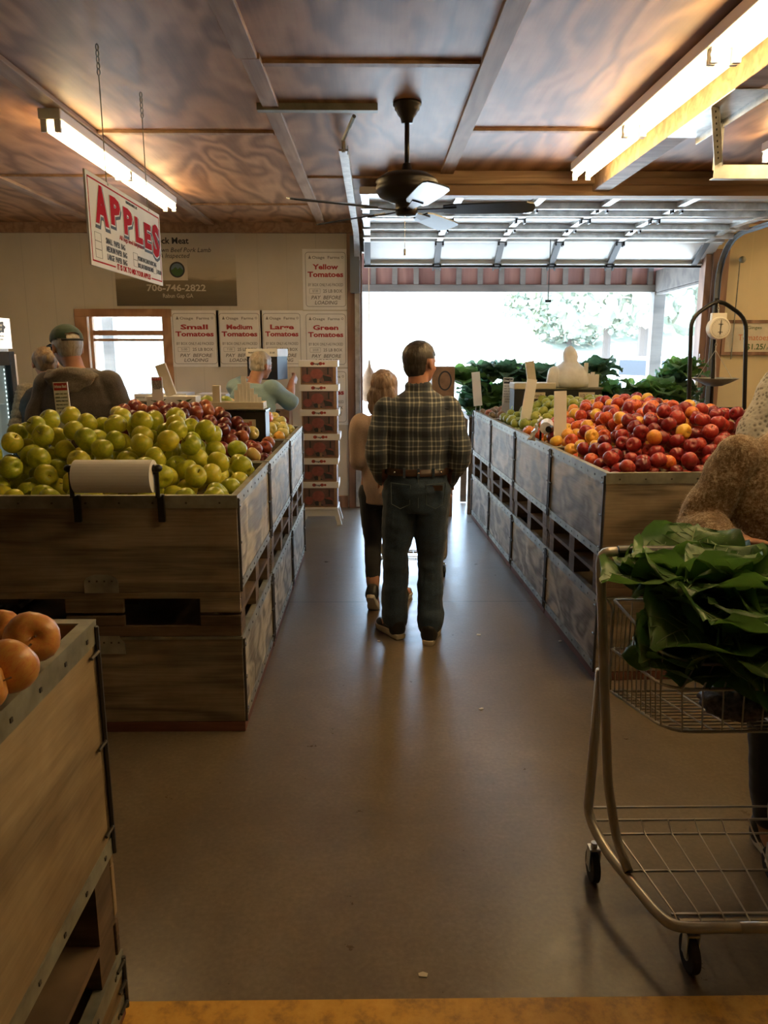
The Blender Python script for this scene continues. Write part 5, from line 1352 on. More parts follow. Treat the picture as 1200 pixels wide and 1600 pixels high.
# ================================================================== PEOPLE
def organic(name, mb, voxel, mats, parent=None, smooth_it=3, wr=None, wr_amp=0.0, paint=None, cut=None):
    """join the overlapping closed shapes of mb into one continuous skin"""
    me = D.meshes.new('tmp'); me.from_pydata(mb.v, [], mb.f); me.update()
    ob = D.objects.new('tmp', me); C.objects.link(ob)
    r = ob.modifiers.new('r', 'REMESH'); r.mode = 'VOXEL'; r.voxel_size = voxel; r.adaptivity = 0
    s = ob.modifiers.new('s', 'SMOOTH'); s.factor = .5; s.iterations = smooth_it
    dg = bpy.context.evaluated_depsgraph_get()
    out = D.meshes.new_from_object(ob.evaluated_get(dg)); D.objects.remove(ob); D.meshes.remove(me)
    out.name = name
    if wr:
        nv = len(out.vertices); co = np.empty(nv*3); no = np.empty(nv*3)
        out.vertices.foreach_get('co', co); out.vertices.foreach_get('normal', no)
        co = co.reshape(-1,3); no = no.reshape(-1,3)
        h = np.array([wr(V(c_)) for c_ in co]); co = co+no*(h*wr_amp)[:,None]
        out.vertices.foreach_set('co', co.ravel())
    if cut:
        bm = bmesh.new(); bm.from_mesh(out); bmesh.ops.delete(bm, geom=[v for v in bm.verts if cut(v.co)], context='VERTS'); bm.to_mesh(out); bm.free()
    if not isinstance(mats, (list, tuple)): mats = [mats]
    for m_ in mats: out.materials.append(m_)
    if paint:
        for p_ in out.polygons: p_.material_index = paint(p_.center)
    out.polygons.foreach_set('use_smooth', [True]*len(out.polygons)); out.update()
    if parent is not None: out.transform(wmat(parent).inverted())
    o = D.objects.new(name, out); C.objects.link(o)
    if parent is not None: o.parent = parent
    return o
def wrinkle(fx=6, fy=6, fz=14, seed=0):
    def f(p):
        return noise.noise(V((p.x*fx+seed, p.y*fy, p.z*fz)))+.45*noise.noise(V((p.x*fx*2.3, p.y*fy*2.3+seed, p.z*fz*2.1)))
    return f
def limb(mb, pts, rad, sub=5, n=14):
    """tapering limb through joints, rounded at its ends"""
    P_ = smooth_path(pts, sub); R_ = []
    for i in range(len(P_)):
        t_ = i/sub; k = min(int(t_), len(rad)-2); u_ = t_-k; u_ = u_*u_*(3-2*u_); R_.append(rad[k]*(1-u_)+rad[k+1]*u_)
    mb.tube(P_, R_, n); mb.ell(P_[0], R_[0]*.98); mb.ell(P_[-1], R_[-1]*.98); return mb
class Fig:
    """joint positions in the figure's own frame: +y is where the figure faces, +x its right"""
    def __init__(s, loc, rz, H, **k):
        s.M = Matrix.Translation(V(loc)) @ Matrix.Rotation(rz, 4, 'Z'); s.h = H
        h = H; s.j = dict(pelvis=(0,0,.52*h), waist=(0,.005,.60*h), chest=(0,.0,.73*h), neck=(0,-.015,.825*h), head=(0,.02,.925*h),
            shL=(-.105*h,-.01,.80*h), shR=(.105*h,-.01,.80*h), elL=(-.15*h,-.03,.63*h), elR=(.15*h,-.03,.63*h), wrL=(-.155*h,.06,.48*h), wrR=(.155*h,.06,.48*h),
            hipL=(-.052*h,0,.50*h), hipR=(.052*h,0,.50*h), knL=(-.058*h,.02,.28*h), knR=(.058*h,.02,.28*h), anL=(-.06*h,-.02,.045*h), anR=(.06*h,-.02,.045*h))
        s.toe = dict(L=(0,1), R=(0,1)); s.hu = .071; s.hy = 0; s.hp = 0; s.j.update(k)
    def p(s, n_): return s.M @ V(s.j[n_])
    def X(s, q): return s.M @ V(q)
    def side(s): return (s.M.to_3x3() @ V((1,0,0)))
    def Rh(s): return s.M.to_3x3() @ Matrix.Rotation(s.hy, 3, 'Z') @ Matrix.Rotation(s.hp, 3, 'X')
    def hd(s, q):  # a point in the head's own frame, unit = head half height (.065 H)
        u_ = s.hu*s.h; return s.p('head') + s.Rh() @ (V(q)*u_)
    def hr(s, a, b, c_): u_ = s.hu*s.h; return (a*u_, b*u_, c_*u_)
def torso(mb, f, g=0.0, lo='pelvis', fat=1.0, hips=1.0, depth=1.0, top=True, wst=1.0):
    h = f.h; j = {k: V(v) for k, v in f.j.items()}
    pe, wa, ch, ne = j['pelvis'], j['waist'], j['chest'], j['neck']
    r = []
    r.append((pe-V((0,0,.055*h)), .070*h*hips*fat+g, .050*h*fat*depth+g)); r.append((pe, .098*h*hips*fat+g, .068*h*fat*depth+g))
    r.append((pe.lerp(wa,.55), .094*h*hips*fat+g, .064*h*fat*depth+g)); r.append((wa+V((0,0,.01*h)), .086*h*fat*wst+g, .060*h*fat*depth+g))
    r.append((wa.lerp(ch,.6), .098*h*fat+g, .066*h*fat*depth+g)); r.append((ch, .110*h*fat+g, .068*h*depth+g))
    r.append((ch.lerp(ne,.45)+V((0,-.004*h,0)), .112*h+g, .060*h*depth+g)); r.append((ch.lerp(ne,.78), .082*h+g, .046*h+g)); r.append((ne, .040*h+g*.6, .036*h+g*.6))
    mb.loft([(f.X(c_), a, b) for c_, a, b in r], f.side(), 24)
def arm(mb, f, s, g=0.0, r0=.030, r1=.025, r2=.016, upto=1.0):
    h = f.h; sh, el, wr = f.p('sh'+s), f.p('el'+s), f.p('wr'+s); w2 = el.lerp(wr, upto)
    limb(mb, [sh, sh.lerp(el,.5), el, el.lerp(w2,.45), w2], [r0*h*1.08+g, r0*h+g, r1*h*.95+g, r1*h+g, r2*h+g])
    c_ = f.p('chest').lerp(f.p('neck'), .35); limb(mb, [c_.lerp(sh,.35), sh], [.034*h+g*.6, .029*h+g*.8])
def leg(mb, f, s, g=0.0, rt=.053, rk=.034, rc=.033, ra=.021, upto=1.0):
    h = f.h; hp, kn, an = f.p('hip'+s), f.p('kn'+s), f.p('an'+s); a2 = kn.lerp(an, upto)
    limb(mb, [hp, hp.lerp(kn,.5), kn, kn.lerp(a2,.35)+V((0,0,0)), kn.lerp(a2,.7), a2], [rt*h+g, rt*h*.88+g, rk*h+g, rc*h+g, (rc*.8+ra*.2)*h+g, ra*h+g])
def toe_dir(f, s):
    return (f.M.to_3x3() @ V((f.toe[s][0], f.toe[s][1], f.toe[s][2] if len(f.toe[s]) > 2 else 0))).normalized()
def foot(mb, f, s):
    an = f.p('an'+s); d = toe_dir(f, s); h = f.h; limb(mb, [an, an+d*.05*h-V((0,0,.018*h)), an+d*.105*h-V((0,0,.026*h))], [.022*h, .022*h, .014*h])
def head(mb, f, face=1.0):
    # head frame: x right, y forward, z up; unit about half the head's height
    R = f.Rh()
    mb.ell(f.hd((0,-.08,.25)), f.hr(.66,.82,.72), R); mb.ell(f.hd((0,.14,-.25)), f.hr(.52,.60,.62), R)
    mb.ell(f.hd((0,.30,-.62)), f.hr(.34,.36,.28), R)                                   # chin
    mb.ell(f.hd((0,.62,.10)), f.hr(.42,.14,.12), R)                                    # brow
    mb.tube([f.hd((0,.70,.05)), f.hd((0,.84,-.18)), f.hd((0,.80,-.24))], [.045*.066*f.h*1.4, .11*.066*f.h*1.2, .10*.066*f.h], 8)
    mb.ell(f.hd((0,.62,-.46)), f.hr(.22,.12,.07), R)                                   # lips
    for sx_ in (-1, 1):
        mb.ell(f.hd((sx_*.36,.45,-.22)), f.hr(.16,.18,.16), R)                         # cheeks
        E = R @ Matrix.Rotation(sx_*.35, 3, 'Z'); mb.ell(f.hd((sx_*.68,-.06,-.06)), f.hr(.07,.17,.27), E)  # ears
    nk = f.p('neck'); limb(mb, [nk-V((0,0,.03*f.h)), nk.lerp(f.hd((0,-.15,-.3)), .55), f.hd((0,-.12,-.25))], [.036*f.h, .033*f.h, .034*f.h])
def eyes(f, par):
    s = MB(); s2 = MB()
    for sx_ in (-1, 1):
        s.ell(f.hd((sx_*.25,.60,-.02)), .105*.066*f.h, n=10, k=8); s2.ell(f.hd((sx_*.25,.695,-.02)), .045*.066*f.h, n=8, k=6)
    e = s.build('eyes', mt['eye'], par, smooth=True); s2.build('iris', mt['ink'], e)
def hand(mb, wrist, d, pn, size=.18, curl=.5, side=1, thumb=.6, spread=.10):
    """d: towards the fingers, pn: out of the palm; side=+1 puts the thumb along d x pn"""
    d = V(d).normalized(); pn = V(pn); pn = (pn-d*pn.dot(d)).normalized(); w = d.cross(pn)*side; u_ = size
    pc = V(wrist)+d*.25*u_
    R = Matrix((w, d, pn)).transposed()
    mb.ell(pc, (.20*u_,.28*u_,.075*u_), R); mb.ell(V(wrist)+d*.40*u_, (.21*u_,.13*u_,.065*u_), R)
    limb(mb, [V(wrist)-d*.06*u_, V(wrist)+d*.15*u_], [.135*u_, .12*u_])
    for k, (off, L) in enumerate(((.165,.40),(.058,.45),(-.055,.42),(-.155,.33))):
        b_ = V(wrist)+d*.46*u_+w*off*u_; a = 0; dd = (d+w*(off*spread*5)).normalized(); p_ = b_; pts = [b_-d*.08*u_, b_]; rr = [.050*u_]*2
        for q, fr in enumerate((.42,.32,.26)):
            a += curl*(.9 if q == 0 else 1.1)*(1+.06*k); v_ = dd*math.cos(a)+pn*math.sin(a); p_ = p_+v_*L*fr*u_; pts.append(p_); rr.append((.048-.004*q)*u_)
        mb.tube(pts, rr, 8); mb.ell(pts[-1], rr[-1]);
        for q in pts[1:-1]: mb.ell(q, .049*u_, n=8, k=6)
    b_ = V(wrist)+d*.12*u_+w*.15*u_; v1 = (d*.75+w*thumb+pn*.25).normalized(); v2 = (d*.95+w*.15+pn*.35).normalized()
    pts = [b_, b_+v1*.22*u_, b_+v1*.22*u_+v2*.17*u_, b_+v1*.22*u_+v2*.30*u_]; mb.tube(pts, [.075*u_,.062*u_,.055*u_,.046*u_], 8); mb.ell(pts[-1], .046*u_); mb.ell(pts[1], .062*u_); mb.ell(pts[0], .08*u_)
def shoe(f, s, par, upper='black', sole='sole_tan', L=.155, nm='shoe', pitch=0):
    h = f.h; an = f.p('an'+s); d = toe_dir(f, s); fl = V((d.x, d.y, 0)).normalized(); sd = fl.cross(V((0,0,1)))
    up = sd.cross(d) if False else d.cross(sd)*-1
    up = sd.cross(d); 
    if up.z < 0: up = -up
    c_ = V(an)-up*.045*h; LL = L*h
    def q(a, b_, z_): return c_+d*a*LL+sd*b_*LL+up*z_*h
    out = [(-.27,.10),(-.29,0),(-.27,-.10),(-.1,-.135),(.1,-.13),(.35,-.175),(.55,-.165),(.68,-.09),(.72,0),(.68,.08),(.55,.14),(.35,.15),(.1,.12),(-.1,.13)]
    mb = MB(); n = len(out)
    vs = [q(a*.98, b_*.95, 0) for a, b_ in out]+[q(a, b_*1.05, .010) for a, b_ in out]+[q(a, b_*1.02, .020+.004*math.sin(a*9)) for a, b_ in out]
    fs = [tuple(range(n-1,-1,-1)), tuple(range(2*n, 3*n))]
    for k_ in range(2):
        for i in range(n): j = (i+1) % n; fs.append((k_*n+i, k_*n+j, (k_+1)*n+j, (k_+1)*n+i))
    mb.add(vs, fs)
    u2 = MB()
    R = Matrix((sd, d, up)).transposed()
    u2.ell(q(-.08,0,.030), (.125*LL,.20*LL,.026*h), R); u2.ell(q(.18,0,.028), (.135*LL,.30*LL,.023*h), R); u2.ell(q(.45,-.01,.022), (.15*LL,.24*LL,.016*h), R)
    limb(u2, [q(-.10,0,.03), q(-.12,0,.052)], [.030*h, .027*h])
    o = organic(nm, u2, .006, mt[upper], par, 4)
    mb.build('sole', mt[sole], o, bevel=.004)
    s3 = MB()
    for k_ in range(4): s3.tube([q(.10+.07*k_, -.06, .056-.006*k_), q(.12+.07*k_, 0, .059-.006*k_), q(.10+.07*k_, .06, .056-.006*k_)], .003, 5)
    s3.build('laces', mt['zinc_dull'], o)
    return o

def skin_mat(nm, c_):
    m, ns, ls, b = nt(nm); f = noi(ns, ls, coords(ns, ls), 18, 3)
    ls.new(ramp(ns, ls, f, [(.35, tuple(q*.82 for q in c_)), (.65, c_)]), b.inputs['Base Color']); b.inputs['Roughness'].default_value = .5
    b.inputs['Subsurface Weight'].default_value = .12; b.inputs['Subsurface Radius'].default_value = (.02,.007,.004); return m
def cloth(nm, c_, rough=.85, nz=220, amt=.15, bs=.3, wv=None):
    m, ns, ls, b = nt(nm); f = noi(ns, ls, coords(ns, ls, wv or (1,1,1)), nz, 3, .7)
    ls.new(ramp(ns, ls, f, [(.3, tuple(q*(1-amt*2) for q in c_)), (.7, tuple(min(1,q*(1+amt*2)) for q in c_))]), b.inputs['Base Color']); b.inputs['Roughness'].default_value = rough
    b.inputs['Sheen Weight'].default_value = .15; bump(ns, ls, f, b, bs, .004); return m
def hair_mat(nm, c1, c2, fz=3):
    m, ns, ls, b = nt(nm); c_ = coords(ns, ls, (1,1,.10)); f = noi(ns, ls, c_, 120, 3, .6, .6); f2 = noi(ns, ls, coords(ns, ls, (1,1,.35)), 22, 3)
    f = math_n(ns, ls, 'ADD', math_n(ns, ls, 'MULTIPLY', f, .6), math_n(ns, ls, 'MULTIPLY', f2, .4))
    ls.new(ramp(ns, ls, f, [(.35, c1), (.65, c2)]), b.inputs['Base Color']); b.inputs['Roughness'].default_value = .45; bump(ns, ls, f, b, .7, .006); return m
mt['eye'] = plain('eye_white', (.7,.68,.64), .3)
mt['skin'] = skin_mat('skin', (.50,.27,.18)); mt['skin_red'] = skin_mat('skin_ruddy', (.48,.23,.16)); mt['skin_tan'] = skin_mat('skin_tanned', (.42,.20,.115))
mt['sole_tan'] = plain('sole_tan', (.48,.43,.34), .6); mt['sole_white'] = plain('sole_white', (.62,.60,.55), .6)
mt['denim'] = cloth('denim', (.022,.045,.082), .8, 160, .22, .35); mt['denim_seam'] = plain('denim_seam', (.09,.12,.14), .8)
mt['leggings'] = cloth('leggings', (.008,.009,.013), .7, 200, .1, .1)
mt['tunic'] = cloth('tunic', (.50,.375,.31), .85, 190, .08, .2)
mt['hoodie'] = cloth('hoodie', (.075,.062,.055), .9, 170, .2, .35); mt['hood_lining'] = cloth('hood_lining', (.17,.145,.12), .9, 120, .2, .35)
mt['vest'] = cloth('vest', (.010,.010,.012), .7); mt['fleece'] = cloth('fleece', (.36,.31,.23), .95, 60, .2, .8)
mt['blue_shirt'] = cloth('blue_shirt', (.23,.35,.40), .85, 150, .06, .2); mt['khaki'] = cloth('khaki', (.12,.10,.08), .85)
mt['cap_green'] = cloth('cap_green', (.012,.035,.018), .8, 200, .15, .2)
mt['belt'] = plain('belt', (.045,.022,.015), .45)
mt['hair_dark'] = hair_mat('hair_dark', (.018,.014,.014), (.065,.052,.045)); mt['hair_blond'] = hair_mat('hair_blond', (.12,.075,.055), (.40,.28,.21))
mt['hair_sandy'] = hair_mat('hair_sandy', (.09,.055,.028), (.27,.18,.095)); mt['hair_grey'] = hair_mat('hair_grey', (.24,.20,.16), (.50,.45,.38))
# brown marled sweater
m, ns, ls, b = nt('sweater_marl'); f = noi(ns, ls, coords(ns, ls), 95, 4, .8); f2 = noi(ns, ls, coords(ns, ls), 26, 3, .7)
f = math_n(ns, ls, 'ADD', math_n(ns, ls, 'MULTIPLY', f, .7), math_n(ns, ls, 'MULTIPLY', f2, .3))
ls.new(ramp(ns, ls, f, [(.36,(.11,.06,.03)),(.5,(.31,.20,.12)),(.62,(.66,.55,.42))]), b.inputs['Base Color']); b.inputs['Roughness'].default_value = .95; b.inputs['Sheen Weight'].default_value = .6; b.inputs['Sheen Roughness'].default_value = .4; bump(ns, ls, f, b, .9, .008); mt['sweater'] = m
m, ns, ls, b = nt('cardigan_pattern'); v_ = ns.new('ShaderNodeTexVoronoi'); v_.inputs['Scale'].default_value = 60; ls.new(coords(ns, ls), v_.inputs['Vector'])
ls.new(ramp(ns, ls, v_.outputs['Distance'], [(.0,(.16,.15,.15)),(.28,(.20,.19,.18)),(.40,(.40,.39,.38)),(.7,(.46,.45,.44))]), b.inputs['Base Color']); b.inputs['Roughness'].default_value = .95; bump(ns, ls, v_.outputs['Distance'], b, .5, .005); mt['cardigan'] = m
# plaid flannel
def plaid():
    m, ns, ls, b = nt('plaid_flannel'); tc = ns.new('ShaderNodeTexCoord'); sx_ = ns.new('ShaderNodeSeparateXYZ')
    nz = ns.new('ShaderNodeTexNoise'); nz.inputs['Scale'].default_value = 6; ls.new(tc.outputs['Object'], nz.inputs['Vector'])
    vm = ns.new('ShaderNodeVectorMath'); vm.operation = 'MULTIPLY_ADD'; ls.new(nz.outputs['Color'], vm.inputs[0]); vm.inputs[1].default_value = (.02,.02,.02); ls.new(tc.outputs['Object'], vm.inputs[2])
    ls.new(vm.outputs[0], sx_.inputs[0])
    def stripes(sock, per, ph):
        t_ = math_n(ns, ls, 'FRACT', math_n(ns, ls, 'MULTIPLY_ADD', sock, 1/per, ph+20))
        r_ = ns.new('ShaderNodeValToRGB'); r_.color_ramp.interpolation = 'LINEAR'; e = r_.color_ramp.elements
        stops = [(0,.30),(.10,.30),(.12,.85),(.16,.85),(.18,.35),(.30,.35),(.32,.1),(.55,.1),(.57,.4),(.68,.4),(.70,.9),(.745,.9),(.765,.3),(.87,.3),(.89,.75),(.93,.75),(.95,.3)]
        while len(e) < len(stops): e.new(.5)
        for i, (p_, v2) in enumerate(stops): e[i].position = p_; e[i].color = (v2, v2, v2, 1)
        ls.new(t_, r_.inputs[0]); return r_.outputs[0]
    a = stripes(sx_.outputs[0], .125, .1); c_ = stripes(sx_.outputs[2], .135, .0)
    q = math_n(ns, ls, 'ADD', math_n(ns, ls, 'MULTIPLY', a, .5), math_n(ns, ls, 'MULTIPLY', c_, .5))
    col = ramp(ns, ls, q, [(.10,(.014,.019,.034)),(.30,(.042,.052,.072)),(.45,(.10,.112,.12)),(.65,(.28,.29,.28)),(.9,(.56,.57,.55))])
    ls.new(col, b.inputs['Base Color']); b.inputs['Roughness'].default_value = .9; b.inputs['Sheen Weight'].default_value = .2
    bump(ns, ls, noi(ns, ls, coords(ns, ls), 240, 2), b, .2, .003); return m
mt['plaid'] = plaid()

def front_half(f, y=.0): # test in the head frame
    Ri = f.Rh().inverted(); c_ = f.p('head'); u_ = f.hu*f.h
    return lambda p_: (Ri @ (p_-c_))/u_

# ---------------------------------------------------------------- man in plaid shirt, in the aisle, back to us
base = V((.245, 4.42, 0))
f = Fig(base, 0, 1.785,
    shL=(-.178,-.01,1.395), shR=(.178,-.01,1.395), elL=(-.24,-.06,1.15), elR=(.25,-.05,1.14), wrL=(-.19,.08,.985), wrR=(.195,.08,.975),
    hipL=(-.092,0,.92), hipR=(.092,0,.92), knL=(-.125,.03,.50), knR=(.085,.02,.50), anL=(-.125,.05,.085), anR=(.085,-.04,.08), head=(.015,.03,1.648), neck=(0,-.01,1.495), waist=(0,0,1.06), pelvis=(0,0,.96), chest=(0,-.01,1.29))
f.hy = -.75; f.toe = dict(L=(-.45,.9), R=(.25,1))
mb = MB(); torso(mb, f); [arm(mb, f, s) for s in 'LR']; [leg(mb, f, s) for s in 'LR']; [foot(mb, f, s) for s in 'LR']; head(mb, f)
for s, sg in (('L', 1), ('R', -1)): hand(mb, f.p('wr'+s), (0.25*sg,.55,-.8), (sg*-0.3,-.2,-.3), .18, .5, sg)
man = organic('person', mb, .010, mt['skin_red'])
tag(man, 'tall man in plaid shirt and jeans in the aisle, seen from behind', 'person')
eyes(f, man)
g = MB(); torso(g, f, .018, fat=1.05, hips=.92); [arm(g, f, s, .017, r1=.028, r2=.022) for s in 'LR']
col_ = f.p('neck'); g.lathe([(.058,-.02),(.075,-.01),(.073,.035),(.062,.052),(.055,.045),(.058,.0)], col_+V((0,0,.0)), 24)
sh = organic('shirt', g, .0075, mt['plaid'], man, 3, wrinkle(5,5,11,3), .011, cut=lambda c_: c_.z < 1.05 and abs(c_.x-.245) < .20)
MB().tube([f.X((0,-.098,1.475)), f.X((0,-.118,1.30)), f.X((0,-.112,1.08))], [.004,.004,.004], 6).tube([f.X((-.17,-.086,1.40)), f.X((0,-.112,1.41)), f.X((.17,-.086,1.40))], .0035, 6).build('shirt_seam', mt['plaid'], sh)
g = MB(); f2_ = f
g.loft([(f.X((0,0,.80)),.155,.115),(f.X((0,0,.86)),.178,.128),(f.X((0,-.008,.93)),.182,.138),(f.X((0,-.004,.99)),.176,.128),(f.X((0,0,1.045)),.168,.118)], f.side(), 26)
for s in 'LR': leg(g, f, s, .016, rt=.053, rk=.036, rc=.035, ra=.038, upto=.92)
jn = organic('jeans', g, .0085, mt['denim'], man, 3, wrinkle(7,7,13,9), .010)
s_ = MB()
for sx_ in (-1, 1):
    pk = [(.155,.985),(.045,.975),(.048,.86),(.10,.835),(.150,.86),(.155,.985)]
    s_.tube([f.X((sx_*a, -.140+.42*max(0,a-.05)**1.35*1.0+(.012 if z_ < .87 else 0), z_)) for a, z_ in pk], .0028, 5)
s_.tube([f.X((0,-.128,1.03)), f.X((0,-.141,.93)), f.X((0,-.128,.84))], .003, 5); s_.build('seam', mt['denim_seam'], jn)
MB().obox(f.X((.112,-.122,.955)), (.055,.006,.03)).build('leather_patch', mt['belt'], jn)
g = MB(); vs = []
for a_ in np.linspace(0, 2*PI, 33)[:-1]: vs.append((math.cos(a_), math.sin(a_)))
ring_ = [f.X((.187*c_, .136*s__, 0)) for c_, s__ in vs]
n_ = 32; vv = [q+V((0,0,1.022)) for q in ring_]+[q+V((0,0,1.062)) for q in ring_]+[f.X((.170*c_, .120*s__, 1.062)) for c_, s__ in vs]
g.add(vv, [(i, (i+1) % n_, n_+(i+1) % n_, n_+i) for i in range(n_)]+[(n_+i, n_+(i+1) % n_, 2*n_+(i+1) % n_, 2*n_+i) for i in range(n_)])
bt = g.build('belt', mt['belt'], man, smooth=True)
s_ = MB()
for a_ in (-2.35,-1.57,-.8): q = f.X((.189*math.cos(a_), .138*math.sin(a_), 1.042)); s_.ell(q, .007)
s_.build('stud', mt['chrome'], bt)
s_ = MB()
for a_ in (-2.0,-1.57+.0,-1.1): q = f.X((.190*math.cos(a_), .139*math.sin(a_), 1.042)); s_.obox(q, (.014,.008,.055))
s_.build('belt_loop', mt['denim'], jn)
for s in 'LR': shoe(f, s, man, 'black', 'sole_tan', L=.170)
q = front_half(f)
g = MB(); g.ell(f.hd((0,-.10,.27)), f.hr(.71,.87,.76), f.Rh()); g.ell(f.hd((0,-.28,-.12)), f.hr(.60,.60,.60), f.Rh())
def hcut(p_):
    a = q(p_); return a.y > .42-.0*a.z or (a.z < .22 and a.y > -.30 and abs(a.x) > .42) or a.z < -.62+.1*abs(a.x) or (a.z < .30 and a.y > .18)
organic('hair', g, .007, mt['hair_dark'], man, 2, wrinkle(60,60,20), .002, cut=hcut)

# ---------------------------------------------------------------- woman beside him
f = Fig((.06, 5.02, 0), 0, 1.60,
    shL=(-.145,-.01,1.245), shR=(.145,-.01,1.245), elL=(-.165,.0,1.02), elR=(.16,.04,1.02), wrL=(-.13,.20,1.02), wrR=(.17,.22,1.02), knL=(-.075,.05,.44), knR=(.10,.05,.45), anL=(-.075,-.10,.13), anR=(.135,.10,.075), neck=(0,-.01,1.32))
f.hy = -.25; f.hp = -.1; f.toe = dict(L=(.12,.62,-.60), R=(.3,1))
mb = MB(); torso(mb, f, wst=.9); [arm(mb, f, s) for s in 'LR']; [leg(mb, f, s) for s in 'LR']; [foot(mb, f, s) for s in 'LR']; head(mb, f)
for s, sg in (('L', 1), ('R', -1)): hand(mb, f.p('wr'+s), (sg*.1,1,.0), (0,0,-1), .165, .6, sg)
wo = organic('person', mb, .010, mt['skin'])
tag(wo, 'woman in a beige tunic and black leggings walking beside the plaid-shirted man', 'person'); eyes(f, wo)
g = MB()
g.loft([(f.X((0,0,.735)),.150,.125),(f.X((0,0,.80)),.152,.130),(f.X((0,0,.90)),.146,.128),(f.X((0,0,1.0)),.140,.118),(f.X((0,0,1.12)),.155,.118),(f.X((0,-.01,1.22)),.175,.112),(f.X((0,-.01,1.29)),.125,.085),(f.X((0,-.01,1.325)),.062,.06)], f.side(), 26)
[arm(g, f, s, .030, upto=.95) for s in 'LR']
g.loft([(f.X((-.13,.0,1.20)),.05,.06),(f.X((-.155,.02,1.05)),.06,.085),(f.X((-.13,.08,.98)),.045,.06)], f.side(), 16)
tu = organic('tunic', g, .009, mt['tunic'], wo, 4, wrinkle(7,7,6,1), .013, cut=lambda c_: (c_.z < .80 and c_.y < 5.02 and c_.x > .085 and c_.x < .195 and c_.z < .84-(abs(c_.x-.14))*1.4))
g = MB(); torso(g, f, .004)
g = MB(); g.loft([(f.X((0,0,.70)),.13,.10),(f.X((0,0,.80)),.155,.11),(f.X((0,0,.90)),.15,.105)], f.side(), 20)
for s in 'LR': leg(g, f, s, .005, upto=.86)
organic('leggings', g, .009, mt['leggings'], wo, 3, wrinkle(9,9,20,2), .003)
for s in 'LR': shoe(f, s, wo, 'black', 'sole_white')
g = MB(); R = f.Rh(); g.ell(f.hd((0,-.10,.25)), f.hr(.80,.92,.80), R); g.ell(f.hd((0,-.38,-.45)), f.hr(.88,.58,.90), R); g.ell(f.hd((0,-.42,-1.10)), f.hr(.84,.44,.62), R)
for sx_ in (-1, 1): g.ell(f.hd((sx_*.58,-.10,-.45)), f.hr(.24,.50,.95), R)
q = front_half(f)
def hw_(p_):
    t_ = q(p_); return noise.noise(V((t_.x*3.2, t_.y*3.2, t_.z*1.2)))+.6*noise.noise(V((t_.x*8, t_.y*8, t_.z*2.2)))
organic('hair', g, .007, mt['hair_blond'], wo, 1, hw_, .010, cut=lambda p_: (q(p_).y > .38 and q(p_).z < .55))

# ---------------------------------------------------------------- man in dark hoodie and green cap, left
f = Fig((-1.93, 5.12, 0), 0, 1.90,
    shL=(-.195,-.01,1.50), shR=(.195,-.01,1.50), elL=(-.30,-.02,1.22), elR=(.29,-.02,1.22), wrL=(-.25,.14,1.0), wrR=(.24,.14,1.0), head=(-.085,.05,1.735), neck=(-.02,.0,1.60), chest=(0,-.01,1.37), hipL=(-.1,0,.91), hipR=(.1,0,.91))
f.hy = .75; f.hp = -.08
mb = MB(); torso(mb, f, fat=1.12); [arm(mb, f, s) for s in 'LR']; [leg(mb, f, s) for s in 'LR']; [foot(mb, f, s) for s in 'LR']; head(mb, f)
for s, sg in (('L', 1), ('R', -1)): hand(mb, f.p('wr'+s), (0,.4,-.9), (-sg,0,0), .18, .4, sg)
ho = organic('person', mb, .010, mt['skin_tan'])
tag(ho, 'man in dark hoodie and green cap, standing beyond the yellow-green apples', 'person'); eyes(f, ho)
g = MB(); torso(g, f, .035, fat=1.14, hips=1.0); [arm(g, f, s, .030, r1=.031, r2=.024) for s in 'LR']
hd_ = organic('hoodie', g, .010, mt['hoodie'], ho, 4, wrinkle(5,5,8,7), .012)
g = MB(); nk = f.p('neck')
g.tube([nk+V((.155*math.cos(a_), .115*math.sin(a_)-.03, -.035+.05*math.sin(a_)*-.5-.02*abs(math.cos(a_)))) for a_ in np.linspace(0, 2*PI, 25)[:-1]], .030, 10, closed=True)
g.loft([(nk+V((0,-.10,.0)),.15,.035),(nk+V((0,-.125,-.06)),.165,.042),(nk+V((0,-.13,-.12)),.12,.035),(nk+V((0,-.12,-.165)),.03,.02)], (1,0,0), 18)
organic('hood', g, .009, mt['hood_lining'], hd_, 3, wrinkle(9,9,22,2), .010, paint=lambda c_: 0)
g = MB()
for s in 'LR': leg(g, f, s, .02, upto=1.0, ra=.035)
organic('trousers', g, .012, mt['khaki'], ho, 3)
for s in 'LR': shoe(f, s, ho, 'black', 'sole_tan')
q = front_half(f); R = f.Rh()
g = MB(); g.ell(f.hd((0,-.12,.22)), f.hr(.71,.86,.70), R); g.ell(f.hd((0,-.30,-.12)), f.hr(.58,.56,.50), R)
organic('hair', g, .008, mt['hair_grey'], ho, 2, cut=lambda p_: q(p_).y > .25 or q(p_).z < -.48 or (q(p_).z < .05 and q(p_).y > -.1) or q(p_).z > .62)
g = MB(); g.ell(f.hd((0,-.05,.42)), f.hr(.76,.90,.72), R)
cp = organic('cap', g, .008, mt['cap_green'], ho, 2, cut=lambda p_: q(p_).z < .30-.10*q(p_).y or (q(p_).y < -.62 and abs(q(p_).x) < .30 and q(p_).z < .62))
g = MB(); vs = []; fs = []
for j in range(5):
    for i in range(13):
        a_ = -1.05+2.1*i/12; rr = .86+.62*(j/4)*math.cos(a_*.95); x_ = math.sin(a_)*(.78+.05*j/4); y_ = -.05+(.86)*math.cos(a_)+ .60*(j/4)*math.cos(a_*.9)
        vs.append(f.hd((x_, y_, .27-.07*(j/4)-.10*x_*x_)))
for j in range(4):
    for i in range(12): fs.append((j*13+i, j*13+i+1, (j+1)*13+i+1, (j+1)*13+i))
